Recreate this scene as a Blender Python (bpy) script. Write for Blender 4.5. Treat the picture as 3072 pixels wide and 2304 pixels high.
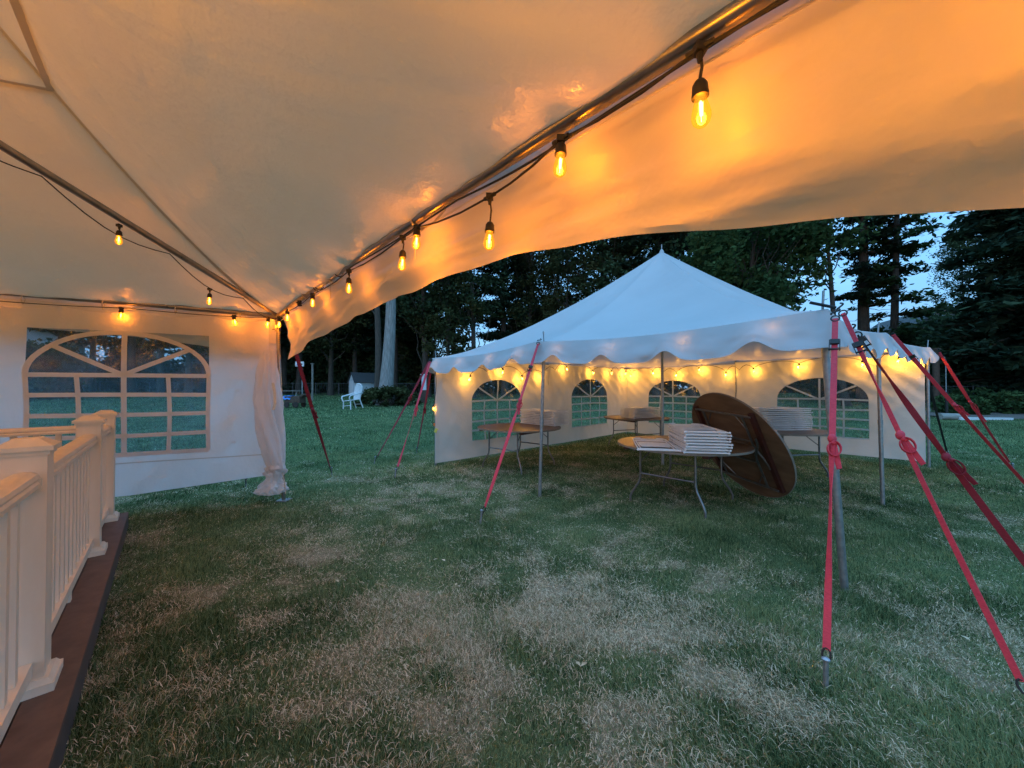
import bpy, math, random
import numpy as np
from mathutils import Vector, Matrix, Euler

random.seed(7)
RNG = np.random.default_rng(7)
SC = bpy.context.scene
COL = SC.collection
for o in list(bpy.data.objects):
    bpy.data.objects.remove(o)

# ------------------------------------------------------------------ camera, sky, sun, exposure
CAM_H = 1.45
cam_data = bpy.data.cameras.new('camera')
cam = bpy.data.objects.new('camera', cam_data)
COL.objects.link(cam)
cam.location = (0, 0, CAM_H)
cam.rotation_euler = (math.radians(90.67), 0, 0)
cam_data.sensor_width = 36.0
cam_data.lens = 36.0 * 1108 / 3072
cam_data.clip_start = 0.03
cam_data.clip_end = 2000
SC.camera = cam

SUN_EL, SUN_AZ = math.radians(1.0), math.radians(205)      # just setting, behind the camera
world = bpy.data.worlds.new('World')
SC.world = world
world.use_nodes = True
wt = world.node_tree
wt.nodes.clear()
w_out = wt.nodes.new('ShaderNodeOutputWorld')
w_bg = wt.nodes.new('ShaderNodeBackground')
w_sky = wt.nodes.new('ShaderNodeTexSky')
w_sky.sky_type = 'NISHITA'
w_sky.sun_disc = False
w_sky.sun_elevation = SUN_EL
w_sky.sun_rotation = SUN_AZ
w_sky.air_density = 1.0
w_sky.dust_density = 0.4
w_sky.ozone_density = 3.2
w_co = wt.nodes.new('ShaderNodeTexCoord')
w_map = wt.nodes.new('ShaderNodeMapping')
w_map.inputs['Scale'].default_value = (1.2, 1.2, 6.0)
w_noise = wt.nodes.new('ShaderNodeTexNoise')
w_noise.inputs['Scale'].default_value = 2.2
w_noise.inputs['Detail'].default_value = 5
w_ramp = wt.nodes.new('ShaderNodeValToRGB')
w_ramp.color_ramp.elements[0].position = 0.46
w_ramp.color_ramp.elements[0].color = (0.88, 0.90, 0.95, 1)
w_ramp.color_ramp.elements[1].position = 0.72
w_ramp.color_ramp.elements[1].color = (1.22, 1.12, 1.05, 1)
wt.links.new(w_co.outputs['Generated'], w_map.inputs['Vector'])
wt.links.new(w_map.outputs['Vector'], w_noise.inputs['Vector'])
wt.links.new(w_noise.outputs['Fac'], w_ramp.inputs['Fac'])
# thin high cloud evens the dusk sky out
w_veil = wt.nodes.new('ShaderNodeMix')
w_veil.data_type = 'RGBA'
w_veil.inputs[0].default_value = 0.03
w_cl = wt.nodes.new('ShaderNodeMix')
w_cl.data_type = 'RGBA'
w_cl.blend_type = 'MULTIPLY'
w_cl.inputs[0].default_value = 1.0
# overcast law: radiance grows from the horizon to three times that overhead
w_sep = wt.nodes.new('ShaderNodeSeparateXYZ')
wt.links.new(w_co.outputs['Generated'], w_sep.inputs[0])
w_up = wt.nodes.new('ShaderNodeMapRange')
w_up.inputs['From Min'].default_value = 0.0
w_up.inputs['From Max'].default_value = 1.0
w_up.inputs['To Min'].default_value = 1 / 3
w_up.inputs['To Max'].default_value = 1.0
wt.links.new(w_sep.outputs['Z'], w_up.inputs['Value'])
w_lum = wt.nodes.new('ShaderNodeVectorMath')
w_lum.operation = 'SCALE'
w_lum.inputs[0].default_value = (0.082, 0.200, 0.340)
wt.links.new(w_up.outputs['Result'], w_lum.inputs['Scale'])
wt.links.new(w_lum.outputs[0], w_cl.inputs[6])
wt.links.new(w_ramp.outputs['Color'], w_cl.inputs[7])
wt.links.new(w_cl.outputs[2], w_veil.inputs[6])
wt.links.new(w_sky.outputs['Color'], w_veil.inputs[7])
wt.links.new(w_veil.outputs[2], w_bg.inputs['Color'])
wt.links.new(w_bg.outputs['Background'], w_out.inputs['Surface'])
w_bg.inputs['Strength'].default_value = 0.15

sun_data = bpy.data.lights.new('sun', 'SUN')
sun = bpy.data.objects.new('sun', sun_data)
COL.objects.link(sun)
sun_data.energy = 0.003
sun_data.color = (1.0, 0.80, 0.62)
sun_data.angle = math.radians(12)
sd = Vector((math.sin(SUN_AZ) * math.cos(SUN_EL), math.cos(SUN_AZ) * math.cos(SUN_EL), math.sin(SUN_EL)))
sun.rotation_euler = sd.to_track_quat('Z', 'Y').to_euler()

vs = SC.view_settings
SC.display_settings.display_device = 'sRGB'
vs.view_transform = 'Standard'
vs.look = 'None'
vs.exposure = 5.6
vs.gamma = 1.0
vs.use_curve_mapping = False
cy = SC.cycles
cy.use_denoising = True
cy.denoising_prefilter = 'NONE'
cy.max_bounces = 8
cy.transparent_max_bounces = 16
cy.sample_clamp_indirect = 4.0
cy.caustics_reflective = False
cy.caustics_refractive = False
BULB_W = 0.055          # watts of a near bulb
FAR_W = 0.22

# ------------------------------------------------------------------ helpers
def thing(name, label, cat, loc=(0, 0, 0), rotz=0.0, group=None):
    o = bpy.data.objects.new(name, None)
    COL.objects.link(o)
    o.location = loc
    o.rotation_euler = (0, 0, rotz)
    o['label'] = label
    o['category'] = cat
    if group:
        o['group'] = group
    o.empty_display_size = 0.2
    return o


def link_mesh(name, me, mat, parent=None, kind=None):
    o = bpy.data.objects.new(name, me)
    COL.objects.link(o)
    if mat and not me.materials:
        me.materials.append(mat)
    if parent:
        o.parent = parent
    if kind:
        o['kind'] = kind
    return o


def copy_tree(src, loc=None, rotz=None, label=None, scale=None, euler=None):
    def rec(o, par):
        c = o.copy()
        COL.objects.link(c)
        if par is not None:
            c.parent = par
        for ch in list(o.children):
            rec(ch, c)
        return c
    r = rec(src, None)
    if loc is not None:
        r.location = loc
    if rotz is not None:
        r.rotation_euler = (0, 0, rotz)
    if euler is not None:
        r.rotation_euler = euler
    if scale is not None:
        r.scale = scale if hasattr(scale, '__len__') else (scale,) * 3
    if label:
        r['label'] = label
    return r


class MB:
    """collects primitives for one mesh"""
    def __init__(self, origin=(0, 0, 0)):
        self.v = []
        self.f = []
        self.o = Vector(origin)

    def tube(self, pts, r, seg=8, caps=True):
        pts = [Vector(p) for p in pts]
        n = len(pts)
        rs = list(r) if hasattr(r, '__len__') else [r] * n
        t = [(pts[min(i + 1, n - 1)] - pts[max(i - 1, 0)]).normalized() for i in range(n)]
        up = Vector((0, 0, 1)) if abs(t[0].z) < 0.9 else Vector((1, 0, 0))
        a = t[0].cross(up).normalized()
        base = len(self.v)
        for i in range(n):
            a = (a - t[i] * a.dot(t[i])).normalized()
            b = t[i].cross(a)
            for k in range(seg):
                th = 2 * math.pi * k / seg
                self.v.append(pts[i] + (a * math.cos(th) + b * math.sin(th)) * rs[i])
        for i in range(n - 1):
            for k in range(seg):
                k2 = (k + 1) % seg
                self.f.append((base + i * seg + k, base + i * seg + k2, base + (i + 1) * seg + k2, base + (i + 1) * seg + k))
        if caps:
            self.f.append(tuple(base + k for k in range(seg))[::-1])
            self.f.append(tuple(base + (n - 1) * seg + k for k in range(seg)))
        return self

    def box(self, c, s, R=None, taper=1.0):
        c = Vector(c)
        b = len(self.v)
        for z in (-1, 1):
            k = taper if z > 0 else 1.0
            for x, y in ((-1, -1), (1, -1), (1, 1), (-1, 1)):
                p = Vector((x * s[0] / 2 * k, y * s[1] / 2 * k, z * s[2] / 2))
                if R is not None:
                    p = R @ p
                self.v.append(c + p)
        for q in ((3, 2, 1, 0), (4, 5, 6, 7), (0, 1, 5, 4), (1, 2, 6, 5), (2, 3, 7, 6), (3, 0, 4, 7)):
            self.f.append(tuple(b + i for i in q))
        return self

    def lathe(self, prof, c=(0, 0, 0), axis=(0, 0, 1), seg=12):
        """prof: list of (r, h) along axis"""
        c = Vector(c)
        ax = Vector(axis).normalized()
        a = ax.orthogonal().normalized()
        bb = ax.cross(a)
        b = len(self.v)
        for r, h in prof:
            for k in range(seg):
                th = 2 * math.pi * k / seg
                self.v.append(c + ax * h + (a * math.cos(th) + bb * math.sin(th)) * max(r, 1e-4))
        for i in range(len(prof) - 1):
            for k in range(seg):
                k2 = (k + 1) % seg
                self.f.append((b + i * seg + k, b + i * seg + k2, b + (i + 1) * seg + k2, b + (i + 1) * seg + k))
        self.f.append(tuple(b + k for k in range(seg))[::-1])
        self.f.append(tuple(b + (len(prof) - 1) * seg + k for k in range(seg)))
        return self

    def ball(self, c, r, seg=8, rings=6, sc=(1, 1, 1)):
        c = Vector(c)
        b = len(self.v)
        for i in range(rings + 1):
            ph = math.pi * i / rings
            for k in range(seg):
                th = 2 * math.pi * k / seg
                self.v.append(c + Vector((r * sc[0] * math.sin(ph) * math.cos(th), r * sc[1] * math.sin(ph) * math.sin(th), -r * sc[2] * math.cos(ph))))
        for i in range(rings):
            for k in range(seg):
                k2 = (k + 1) % seg
                self.f.append((b + i * seg + k, b + i * seg + k2, b + (i + 1) * seg + k2, b + (i + 1) * seg + k))
        return self

    def ribbon(self, pts, sides, widths, th=0.003):
        pts = [Vector(p) for p in pts]
        n = len(pts)
        b = len(self.v)
        for i in range(n):
            t = (pts[min(i + 1, n - 1)] - pts[max(i - 1, 0)]).normalized()
            s = Vector(sides[i])
            s = (s - t * s.dot(t)).normalized()
            nn = t.cross(s)
            w = widths[i] / 2 if hasattr(widths, '__len__') else widths / 2
            for q in (-s * w - nn * th / 2, s * w - nn * th / 2, s * w + nn * th / 2, -s * w + nn * th / 2):
                self.v.append(pts[i] + q)
        for i in range(n - 1):
            for k in range(4):
                k2 = (k + 1) % 4
                self.f.append((b + 4 * i + k, b + 4 * i + k2, b + 4 * i + 4 + k2, b + 4 * i + 4 + k))
        self.f.append((b + 3, b + 2, b + 1, b))
        e = b + 4 * (n - 1)
        self.f.append((e, e + 1, e + 2, e + 3))
        return self

    def grid(self, P):
        """P: (n,m,3) points"""
        n, m = len(P), len(P[0])
        b = len(self.v)
        for row in P:
            for p in row:
                self.v.append(Vector(p))
        for i in range(n - 1):
            for j in range(m - 1):
                self.f.append((b + i * m + j, b + i * m + j + 1, b + (i + 1) * m + j + 1, b + (i + 1) * m + j))
        return self

    def mesh(self, name, smooth=True, angle=40):
        me = bpy.data.meshes.new(name)
        o = self.o
        me.from_pydata([tuple(p - o) for p in self.v], [], self.f)
        me.update()
        if smooth:
            me.polygons.foreach_set('use_smooth', [True] * len(me.polygons))
            me.set_sharp_from_angle(angle=math.radians(angle))
        return me

    def build(self, name, mat, parent=None, smooth=True, kind=None, angle=40):
        return link_mesh(name, self.mesh(name, smooth, angle), mat, parent, kind)


def np_mesh(name, verts, faces, tint=None, smooth=False):
    """fast mesh from numpy arrays; faces (M,3) or (M,4); tint (N,4) point colours"""
    me = bpy.data.meshes.new(name)
    nv, nf, k = len(verts), len(faces), faces.shape[1]
    me.vertices.add(nv)
    me.vertices.foreach_set('co', np.ascontiguousarray(verts, dtype=np.float32).ravel())
    me.loops.add(nf * k)
    me.loops.foreach_set('vertex_index', np.ascontiguousarray(faces, dtype=np.int32).ravel())
    me.polygons.add(nf)
    me.polygons.foreach_set('loop_start', np.arange(0, nf * k, k, dtype=np.int32))
    if smooth:
        me.polygons.foreach_set('use_smooth', np.ones(nf, dtype=bool))
    if tint is not None:
        at = me.color_attributes.new('tint', 'FLOAT_COLOR', 'POINT')
        at.data.foreach_set('color', np.ascontiguousarray(tint, dtype=np.float32).ravel())
    me.update(calc_edges=True)
    return me


def vnoise(x, y, seed=0):
    """smooth value noise, about -1..1"""
    x = np.asarray(x, dtype=float)
    y = np.asarray(y, dtype=float)
    xi, yi = np.floor(x).astype(np.int64), np.floor(y).astype(np.int64)
    xf, yf = x - xi, y - yi
    u, v = xf * xf * (3 - 2 * xf), yf * yf * (3 - 2 * yf)

    def h(a, b):
        n = (a * 374761393 + b * 668265263 + seed * 974634777) & 0x7fffffff
        n = ((n ^ (n >> 13)) * 1274126177) & 0x7fffffff
        n = n ^ (n >> 16)
        return (n & 0xffff) / 32767.5 - 1
    return (h(xi, yi) * (1 - u) + h(xi + 1, yi) * u) * (1 - v) + (h(xi, yi + 1) * (1 - u) + h(xi + 1, yi + 1) * u) * v


def fbm(x, y, seed=0, oct=3):
    s, a, f = 0, 1.0, 1.0
    for i in range(oct):
        s = s + a * vnoise(np.asarray(x) * f, np.asarray(y) * f, seed + i)
        a *= 0.5
        f *= 2.03
    return s


def gz(x, y):
    """lawn height: flat round the tents, rising gently to the wood"""
    d = np.clip(np.hypot(np.asarray(x) * 0.6, np.asarray(y)) - 10.5, 0, 45)
    return 0.012 * d + 0.0004 * d * d


def G(x, y):
    return Vector((x, y, float(gz(x, y))))


ORD = ['', 'second', 'third', 'fourth', 'fifth', 'sixth', 'seventh', 'eighth', 'ninth', 'tenth', 'eleventh', 'twelfth']

# ------------------------------------------------------------------ materials
def new_mat(name):
    m = bpy.data.materials.new(name)
    m.use_nodes = True
    nt = m.node_tree
    nt.nodes.clear()
    out = nt.nodes.new('ShaderNodeOutputMaterial')
    return m, nt, out


def noise_node(nt, scale, detail=4, vec_scale=None, coord='Object', rough=0.55):
    co = nt.nodes.new('ShaderNodeTexCoord')
    n = nt.nodes.new('ShaderNodeTexNoise')
    n.inputs['Scale'].default_value = scale
    n.inputs['Detail'].default_value = detail
    n.inputs['Roughness'].default_value = rough
    if vec_scale:
        mp = nt.nodes.new('ShaderNodeMapping')
        mp.inputs['Scale'].default_value = vec_scale
        nt.links.new(co.outputs[coord], mp.inputs['Vector'])
        nt.links.new(mp.outputs['Vector'], n.inputs['Vector'])
    else:
        nt.links.new(co.outputs[coord], n.inputs['Vector'])
    return n


def ramp(nt, fac, stops):
    r = nt.nodes.new('ShaderNodeValToRGB')
    el = r.color_ramp.elements
    while len(el) < len(stops):
        el.new(0.5)
    for e, (p, c) in zip(el, stops):
        e.position = p
        e.color = (*c, 1)
    nt.links.new(fac, r.inputs['Fac'])
    return r.outputs['Color']


def bump(nt, height, strength=0.3, dist=0.01):
    b = nt.nodes.new('ShaderNodeBump')
    b.inputs['Strength'].default_value = strength
    b.inputs['Distance'].default_value = dist
    nt.links.new(height, b.inputs['Height'])
    return b.outputs['Normal']


def solid(name, c0, c1=None, scale=6, rough=0.55, metal=0.0, bstr=0.0, bdist=0.004, vec_scale=None, spec=0.5, detail=4, rr=None):
    m, nt, out = new_mat(name)
    p = nt.nodes.new('ShaderNodeBsdfPrincipled')
    p.inputs['Metallic'].default_value = metal
    p.inputs['Roughness'].default_value = rough
    p.inputs['Specular IOR Level'].default_value = spec
    n = noise_node(nt, scale, detail, vec_scale)
    nt.links.new(ramp(nt, n.outputs['Fac'], [(0.3, c0), (0.7, c1 or c0)]), p.inputs['Base Color'])
    if rr:
        mr = nt.nodes.new('ShaderNodeMapRange')
        mr.inputs['To Min'].default_value = rr[0]
        mr.inputs['To Max'].default_value = rr[1]
        nt.links.new(n.outputs['Fac'], mr.inputs['Value'])
        nt.links.new(mr.outputs['Result'], p.inputs['Roughness'])
    if bstr:
        nt.links.new(bump(nt, n.outputs['Fac'], bstr, bdist), p.inputs['Normal'])
    nt.links.new(p.outputs['BSDF'], out.inputs['Surface'])
    return m


def fabric(name, c0, c1, trans, tcol, gloss=0.06, rough=0.35, bscale=14, bstr=0.35, vec_scale=None, bdist=0.006, fine=0.15):
    """coated vinyl cloth: diffuse reflection, some light through it, a soft sheen, creases"""
    m, nt, out = new_mat(name)
    d = nt.nodes.new('ShaderNodeBsdfDiffuse')
    t = nt.nodes.new('ShaderNodeBsdfTranslucent')
    g = nt.nodes.new('ShaderNodeBsdfGlossy')
    g.inputs['Roughness'].default_value = rough
    t.inputs['Color'].default_value = (*tcol, 1)
    n = noise_node(nt, 1.3, 4)
    nt.links.new(ramp(nt, n.outputs['Fac'], [(0.3, c0), (0.7, c1)]), d.inputs['Color'])
    nb = noise_node(nt, bscale, 3, vec_scale)
    nb.noise_type = 'RIDGED_MULTIFRACTAL'
    nb.normalize = True
    nf = noise_node(nt, bscale * 7, 2)
    ad = nt.nodes.new('ShaderNodeMath')
    ad.operation = 'MULTIPLY_ADD'
    ad.inputs[1].default_value = fine
    nt.links.new(nf.outputs['Fac'], ad.inputs[0])
    nt.links.new(nb.outputs['Fac'], ad.inputs[2])
    nrm = bump(nt, ad.outputs[0], bstr, bdist)
    for s in (d, t, g):
        nt.links.new(nrm, s.inputs['Normal'])
    mx = nt.nodes.new('ShaderNodeMixShader')
    mx.inputs[0].default_value = trans
    nt.links.new(d.outputs[0], mx.inputs[1])
    nt.links.new(t.outputs[0], mx.inputs[2])
    mg = nt.nodes.new('ShaderNodeMixShader')
    mg.inputs[0].default_value = gloss
    nt.links.new(mx.outputs[0], mg.inputs[1])
    nt.links.new(g.outputs[0], mg.inputs[2])
    nt.links.new(mg.outputs[0], out.inputs['Surface'])
    return m


def clear_vinyl(name, tint, milk, milk_fac, gloss=0.10):
    m, nt, out = new_mat(name)
    tr = nt.nodes.new('ShaderNodeBsdfTransparent')
    tr.inputs['Color'].default_value = (*tint, 1)
    d = nt.nodes.new('ShaderNodeBsdfDiffuse')
    d.inputs['Color'].default_value = (*milk, 1)
    tl = nt.nodes.new('ShaderNodeBsdfTranslucent')
    tl.inputs['Color'].default_value = (*milk, 1)
    g = nt.nodes.new('ShaderNodeBsdfGlossy')
    g.inputs['Roughness'].default_value = 0.12
    n = noise_node(nt, 3.0, 5, (1, 1, 0.35))
    nrm = bump(nt, n.outputs['Fac'], 0.5, 0.03)
    nt.links.new(nrm, g.inputs['Normal'])
    a = nt.nodes.new('ShaderNodeMixShader')
    a.inputs[0].default_value = 0.97
    nt.links.new(d.outputs[0], a.inputs[1])
    nt.links.new(tl.outputs[0], a.inputs[2])
    b = nt.nodes.new('ShaderNodeMixShader')
    mr = nt.nodes.new('ShaderNodeMapRange')
    mr.inputs['From Min'].default_value = 0.35
    mr.inputs['From Max'].default_value = 0.7
    mr.inputs['To Min'].default_value = milk_fac * 0.6
    mr.inputs['To Max'].default_value = milk_fac * 1.6
    nt.links.new(n.outputs['Fac'], mr.inputs['Value'])
    nt.links.new(mr.outputs['Result'], b.inputs[0])
    nt.links.new(tr.outputs[0], b.inputs[1])
    nt.links.new(a.outputs[0], b.inputs[2])
    c = nt.nodes.new('ShaderNodeMixShader')
    c.inputs[0].default_value = gloss
    nt.links.new(b.outputs[0], c.inputs[1])
    nt.links.new(g.outputs[0], c.inputs[2])
    nt.links.new(c.outputs[0], out.inputs['Surface'])
    return m


def emit(name, col, strength):
    m, nt, out = new_mat(name)
    e = nt.nodes.new('ShaderNodeEmission')
    e.inputs['Color'].default_value = (*col, 1)
    e.inputs['Strength'].default_value = strength
    nt.links.new(e.outputs[0], out.inputs['Surface'])
    m.cycles.emission_sampling = 'NONE'
    return m


def bulb_glass(name, col, glow):
    """thin amber glass lit from within"""
    m, nt, out = new_mat(name)
    tr = nt.nodes.new('ShaderNodeBsdfTransparent')
    tr.inputs['Color'].default_value = (1.0, 0.72, 0.30, 1)
    g = nt.nodes.new('ShaderNodeBsdfGlossy')
    g.inputs['Roughness'].default_value = 0.05
    e = nt.nodes.new('ShaderNodeEmission')
    e.inputs['Color'].default_value = (*col, 1)
    e.inputs['Strength'].default_value = glow
    mx = nt.nodes.new('ShaderNodeMixShader')
    mx.inputs[0].default_value = 0.08
    nt.links.new(tr.outputs[0], mx.inputs[1])
    nt.links.new(g.outputs[0], mx.inputs[2])
    ad = nt.nodes.new('ShaderNodeAddShader')
    nt.links.new(mx.outputs[0], ad.inputs[0])
    nt.links.new(e.outputs[0], ad.inputs[1])
    nt.links.new(ad.outputs[0], out.inputs['Surface'])
    m.cycles.emission_sampling = 'NONE'
    return m


def tint_mat(name, stops, rough=0.7, trans=0.0, var=0.0):
    """colour from the 'tint' attribute's red channel"""
    m, nt, out = new_mat(name)
    at = nt.nodes.new('ShaderNodeAttribute')
    at.attribute_name = 'tint'
    sp = nt.nodes.new('ShaderNodeSeparateColor')
    nt.links.new(at.outputs['Color'], sp.inputs['Color'])
    col = ramp(nt, sp.outputs['Red'], stops)
    if var:
        oi = nt.nodes.new('ShaderNodeObjectInfo')
        mr = nt.nodes.new('ShaderNodeMapRange')
        mr.inputs['To Min'].default_value = 1 - var
        mr.inputs['To Max'].default_value = 1 + var
        nt.links.new(oi.outputs['Random'], mr.inputs['Value'])
        hs = nt.nodes.new('ShaderNodeHueSaturation')
        nt.links.new(mr.outputs['Result'], hs.inputs['Value'])
        nt.links.new(col, hs.inputs['Color'])
        col = hs.outputs['Color']
    d = nt.nodes.new('ShaderNodeBsdfDiffuse')
    nt.links.new(col, d.inputs['Color'])
    s = d.outputs[0]
    if trans:
        t = nt.nodes.new('ShaderNodeBsdfTranslucent')
        nt.links.new(col, t.inputs['Color'])
        mx = nt.nodes.new('ShaderNodeMixShader')
        mx.inputs[0].default_value = trans
        nt.links.new(s, mx.inputs[1])
        nt.links.new(t.outputs[0], mx.inputs[2])
        s = mx.outputs[0]
    nt.links.new(s, out.inputs['Surface'])
    return m


M = {}
M['near_roof'] = fabric('near_roof_vinyl', (0.74, 0.71, 0.67), (0.80, 0.78, 0.74), 0.12, (0.92, 0.76, 0.42), 0.09, 0.30, 4, 0.75, (1, 1, 1), 0.03, 0.25)
M['near_valance'] = fabric('near_valance_vinyl', (0.74, 0.70, 0.64), (0.80, 0.77, 0.72), 0.03, (0.9, 0.7, 0.4), 0.05, 0.4, 2.2, 0.8, (1, 1, 2.2), 0.04)
M['seam'] = fabric('seam_vinyl', (0.60, 0.57, 0.53), (0.64, 0.61, 0.57), 0.04, (0.7, 0.7, 0.7), 0.05, 0.4, 14, 0.15)
M['wall'] = fabric('side_wall_vinyl', (0.76, 0.74, 0.73), (0.85, 0.84, 0.83), 0.58, (0.93, 0.93, 0.95), 0.05, 0.4, 4, 0.9, (1, 1, 1), 0.03)
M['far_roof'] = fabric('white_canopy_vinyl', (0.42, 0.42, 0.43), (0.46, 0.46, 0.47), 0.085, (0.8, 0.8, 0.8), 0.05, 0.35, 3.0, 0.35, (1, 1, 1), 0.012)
M['far_wall'] = fabric('cream_wall_vinyl', (0.72, 0.70, 0.66), (0.78, 0.76, 0.72), 0.16, (0.86, 0.8, 0.66), 0.04, 0.4, 4, 0.8, (1, 1, 0.8), 0.03)
M['muntin'] = fabric('muntin_vinyl', (0.76, 0.76, 0.76), (0.80, 0.80, 0.80), 0.45, (0.8, 0.8, 0.8), 0.04, 0.4)
M['pane'] = clear_vinyl('clear_window_vinyl', (0.66, 0.78, 0.86), (0.50, 0.64, 0.78), 0.16, 0.035)
M['far_pane'] = clear_vinyl('far_window_vinyl', (0.86, 0.90, 0.90), (0.6, 0.66, 0.68), 0.05, 0.05)
M['alu'] = solid('brushed_aluminium', (0.26, 0.25, 0.24), (0.38, 0.36, 0.34), 9, 0.3, 1.0, 0.08, 0.002, None, rr=(0.22, 0.42))
M['galv'] = solid('galvanised_steel', (0.27, 0.29, 0.31), (0.40, 0.42, 0.44), 30, 0.45, 0.8, 0.05, 0.001, None, rr=(0.32, 0.55))
M['leg'] = solid('table_leg_steel', (0.15, 0.155, 0.16), (0.24, 0.245, 0.24), 20, 0.4, 0.8)
M['red'] = solid('red_webbing', (0.56, 0.035, 0.06), (0.72, 0.06, 0.09), 60, 0.75, 0, 0.5, 0.002, (1, 1, 3))
M['dark_red'] = solid('dark_red_webbing', (0.24, 0.012, 0.022), (0.34, 0.02, 0.035), 60, 0.75, 0, 0.5, 0.002, (1, 1, 3))
M['black_web'] = solid('black_webbing', (0.012, 0.012, 0.013), (0.03, 0.03, 0.03), 60, 0.8)
M['black'] = solid('black_rubber', (0.008, 0.007, 0.006), (0.02, 0.018, 0.016), 30, 0.5)
M['tie'] = solid('cream_tie_strap', (0.55, 0.50, 0.42), (0.66, 0.61, 0.52), 40, 0.6)
M['wood'] = solid('varnished_plywood', (0.10, 0.05, 0.026), (0.17, 0.09, 0.045), 3, 0.36, 0, 0.1, 0.002, (1, 9, 1), rr=(0.25, 0.45))
M['under'] = solid('raw_plywood', (0.12, 0.075, 0.045), (0.21, 0.135, 0.08), 2.2, 0.75, 0, 0.15, 0.003, (1, 4, 1))
M['cleat'] = solid('dark_red_cleat', (0.05, 0.014, 0.011), (0.08, 0.024, 0.017), 12, 0.6)
M['edge'] = solid('vinyl_table_edge', (0.16, 0.13, 0.10), (0.24, 0.20, 0.16), 12, 0.5)
M['resin'] = solid('white_resin', (0.72, 0.72, 0.72), (0.80, 0.80, 0.80), 8, 0.38)
M['seat'] = solid('white_seat_vinyl', (0.66, 0.65, 0.64), (0.76, 0.75, 0.74), 10, 0.45, 0, 0.1)
M['rail'] = solid('almond_composite', (0.68, 0.60, 0.47), (0.75, 0.67, 0.54), 5, 0.5, 0, 0.12, 0.002, (3, 3, 0.5))
M['deck'] = solid('brown_deck_board', (0.092, 0.056, 0.040), (0.14, 0.088, 0.064), 7, 0.6, 0, 0.25, 0.003, (2, 2, 8))
M['fascia'] = solid('grey_brown_fascia', (0.055, 0.048, 0.045), (0.085, 0.075, 0.07), 7, 0.65, 0, 0.2, 0.003)
M['bark'] = solid('dark_bark', (0.045, 0.035, 0.028), (0.10, 0.078, 0.06), 5, 0.9, 0, 0.8, 0.04, (3, 3, 0.6))
M['grey_bark'] = solid('pale_grey_bark', (0.16, 0.15, 0.14), (0.36, 0.34, 0.32), 5, 0.9, 0, 0.8, 0.04, (3, 3, 0.4))
M['leaf_dark'] = tint_mat('dark_leaves', [(0.0, (0.035, 0.055, 0.030)), (0.6, (0.065, 0.098, 0.048)), (1.0, (0.11, 0.15, 0.065))], 0.6, 0.25, 0.25)
M['leaf_mid'] = tint_mat('green_leaves', [(0.0, (0.032, 0.06, 0.026)), (0.6, (0.065, 0.11, 0.042)), (1.0, (0.11, 0.16, 0.06))], 0.6, 0.3, 0.2)
M['leaf_olive'] = tint_mat('olive_leaves', [(0.0, (0.035, 0.042, 0.020)), (0.6, (0.075, 0.082, 0.034)), (1.0, (0.13, 0.13, 0.055))], 0.6, 0.3, 0.2)
M['needle'] = tint_mat('pine_needles', [(0.0, (0.018, 0.034, 0.024)), (0.7, (0.036, 0.062, 0.038)), (1.0, (0.065, 0.095, 0.05))], 0.6, 0.15, 0.2)
M['grass'] = tint_mat('grass_blades', [(0.0, (0.035, 0.07, 0.03)), (0.25, (0.17, 0.26, 0.115)), (0.48, (0.34, 0.42, 0.20)), (0.55, (0.20, 0.165, 0.10)), (0.76, (0.57, 0.49, 0.32)), (1.0, (0.84, 0.77, 0.57))], 0.7, 0.35)
M['log'] = solid('weathered_log', (0.22, 0.20, 0.17), (0.38, 0.35, 0.31), 9, 0.85, 0, 0.5, 0.01, (0.3, 3, 3))
M['white_paint'] = solid('white_paint', (0.62, 0.63, 0.64), (0.74, 0.75, 0.76), 8, 0.5)
M['siding'] = solid('pale_siding', (0.50, 0.54, 0.56), (0.58, 0.62, 0.64), 3, 0.6)
M['shingle'] = solid('grey_shingles', (0.06, 0.065, 0.07), (0.11, 0.115, 0.12), 20, 0.9, 0, 0.3)
M['dark_glass'] = solid('dark_window_glass', (0.02, 0.025, 0.03), (0.03, 0.035, 0.04), 2, 0.08)
M['mulch'] = solid('garden_mulch', (0.10, 0.075, 0.06), (0.20, 0.16, 0.135), 22, 0.95, 0, 0.8, 0.03)
M['blue'] = solid('blue_tarp', (0.02, 0.17, 0.55), (0.03, 0.24, 0.68), 9, 0.45, 0, 0.2)
M['grey_wood'] = solid('weathered_wood', (0.16, 0.14, 0.12), (0.27, 0.25, 0.22), 9, 0.85, 0, 0.3, 0.006, (3, 3, 0.5))
M['brown_wood'] = solid('brown_wood', (0.07, 0.04, 0.028), (0.12, 0.075, 0.05), 9, 0.85, 0, 0.3)
M['wire'] = solid('fence_wire', (0.10, 0.105, 0.11), (0.16, 0.165, 0.17), 20, 0.6, 0.6)
M['tag'] = solid('yellow_tag', (0.65, 0.60, 0.10), (0.75, 0.70, 0.15), 9, 0.5)
M['orange_tag'] = solid('orange_plug', (0.62, 0.16, 0.04), (0.70, 0.20, 0.06), 9, 0.5)
LAMP_COL = (1.0, 0.335, 0.02)
FAR_COL = (1.0, 0.60, 0.15)
M['filament'] = emit('lit_filament', (1.0, 0.66, 0.28), 0.25)
M['glass'] = bulb_glass('amber_bulb_glass', (1.0, 0.36, 0.02), 0.011)
M['far_glass'] = bulb_glass('amber_bulb_glass_far', (1.0, 0.42, 0.04), 0.045)

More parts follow.
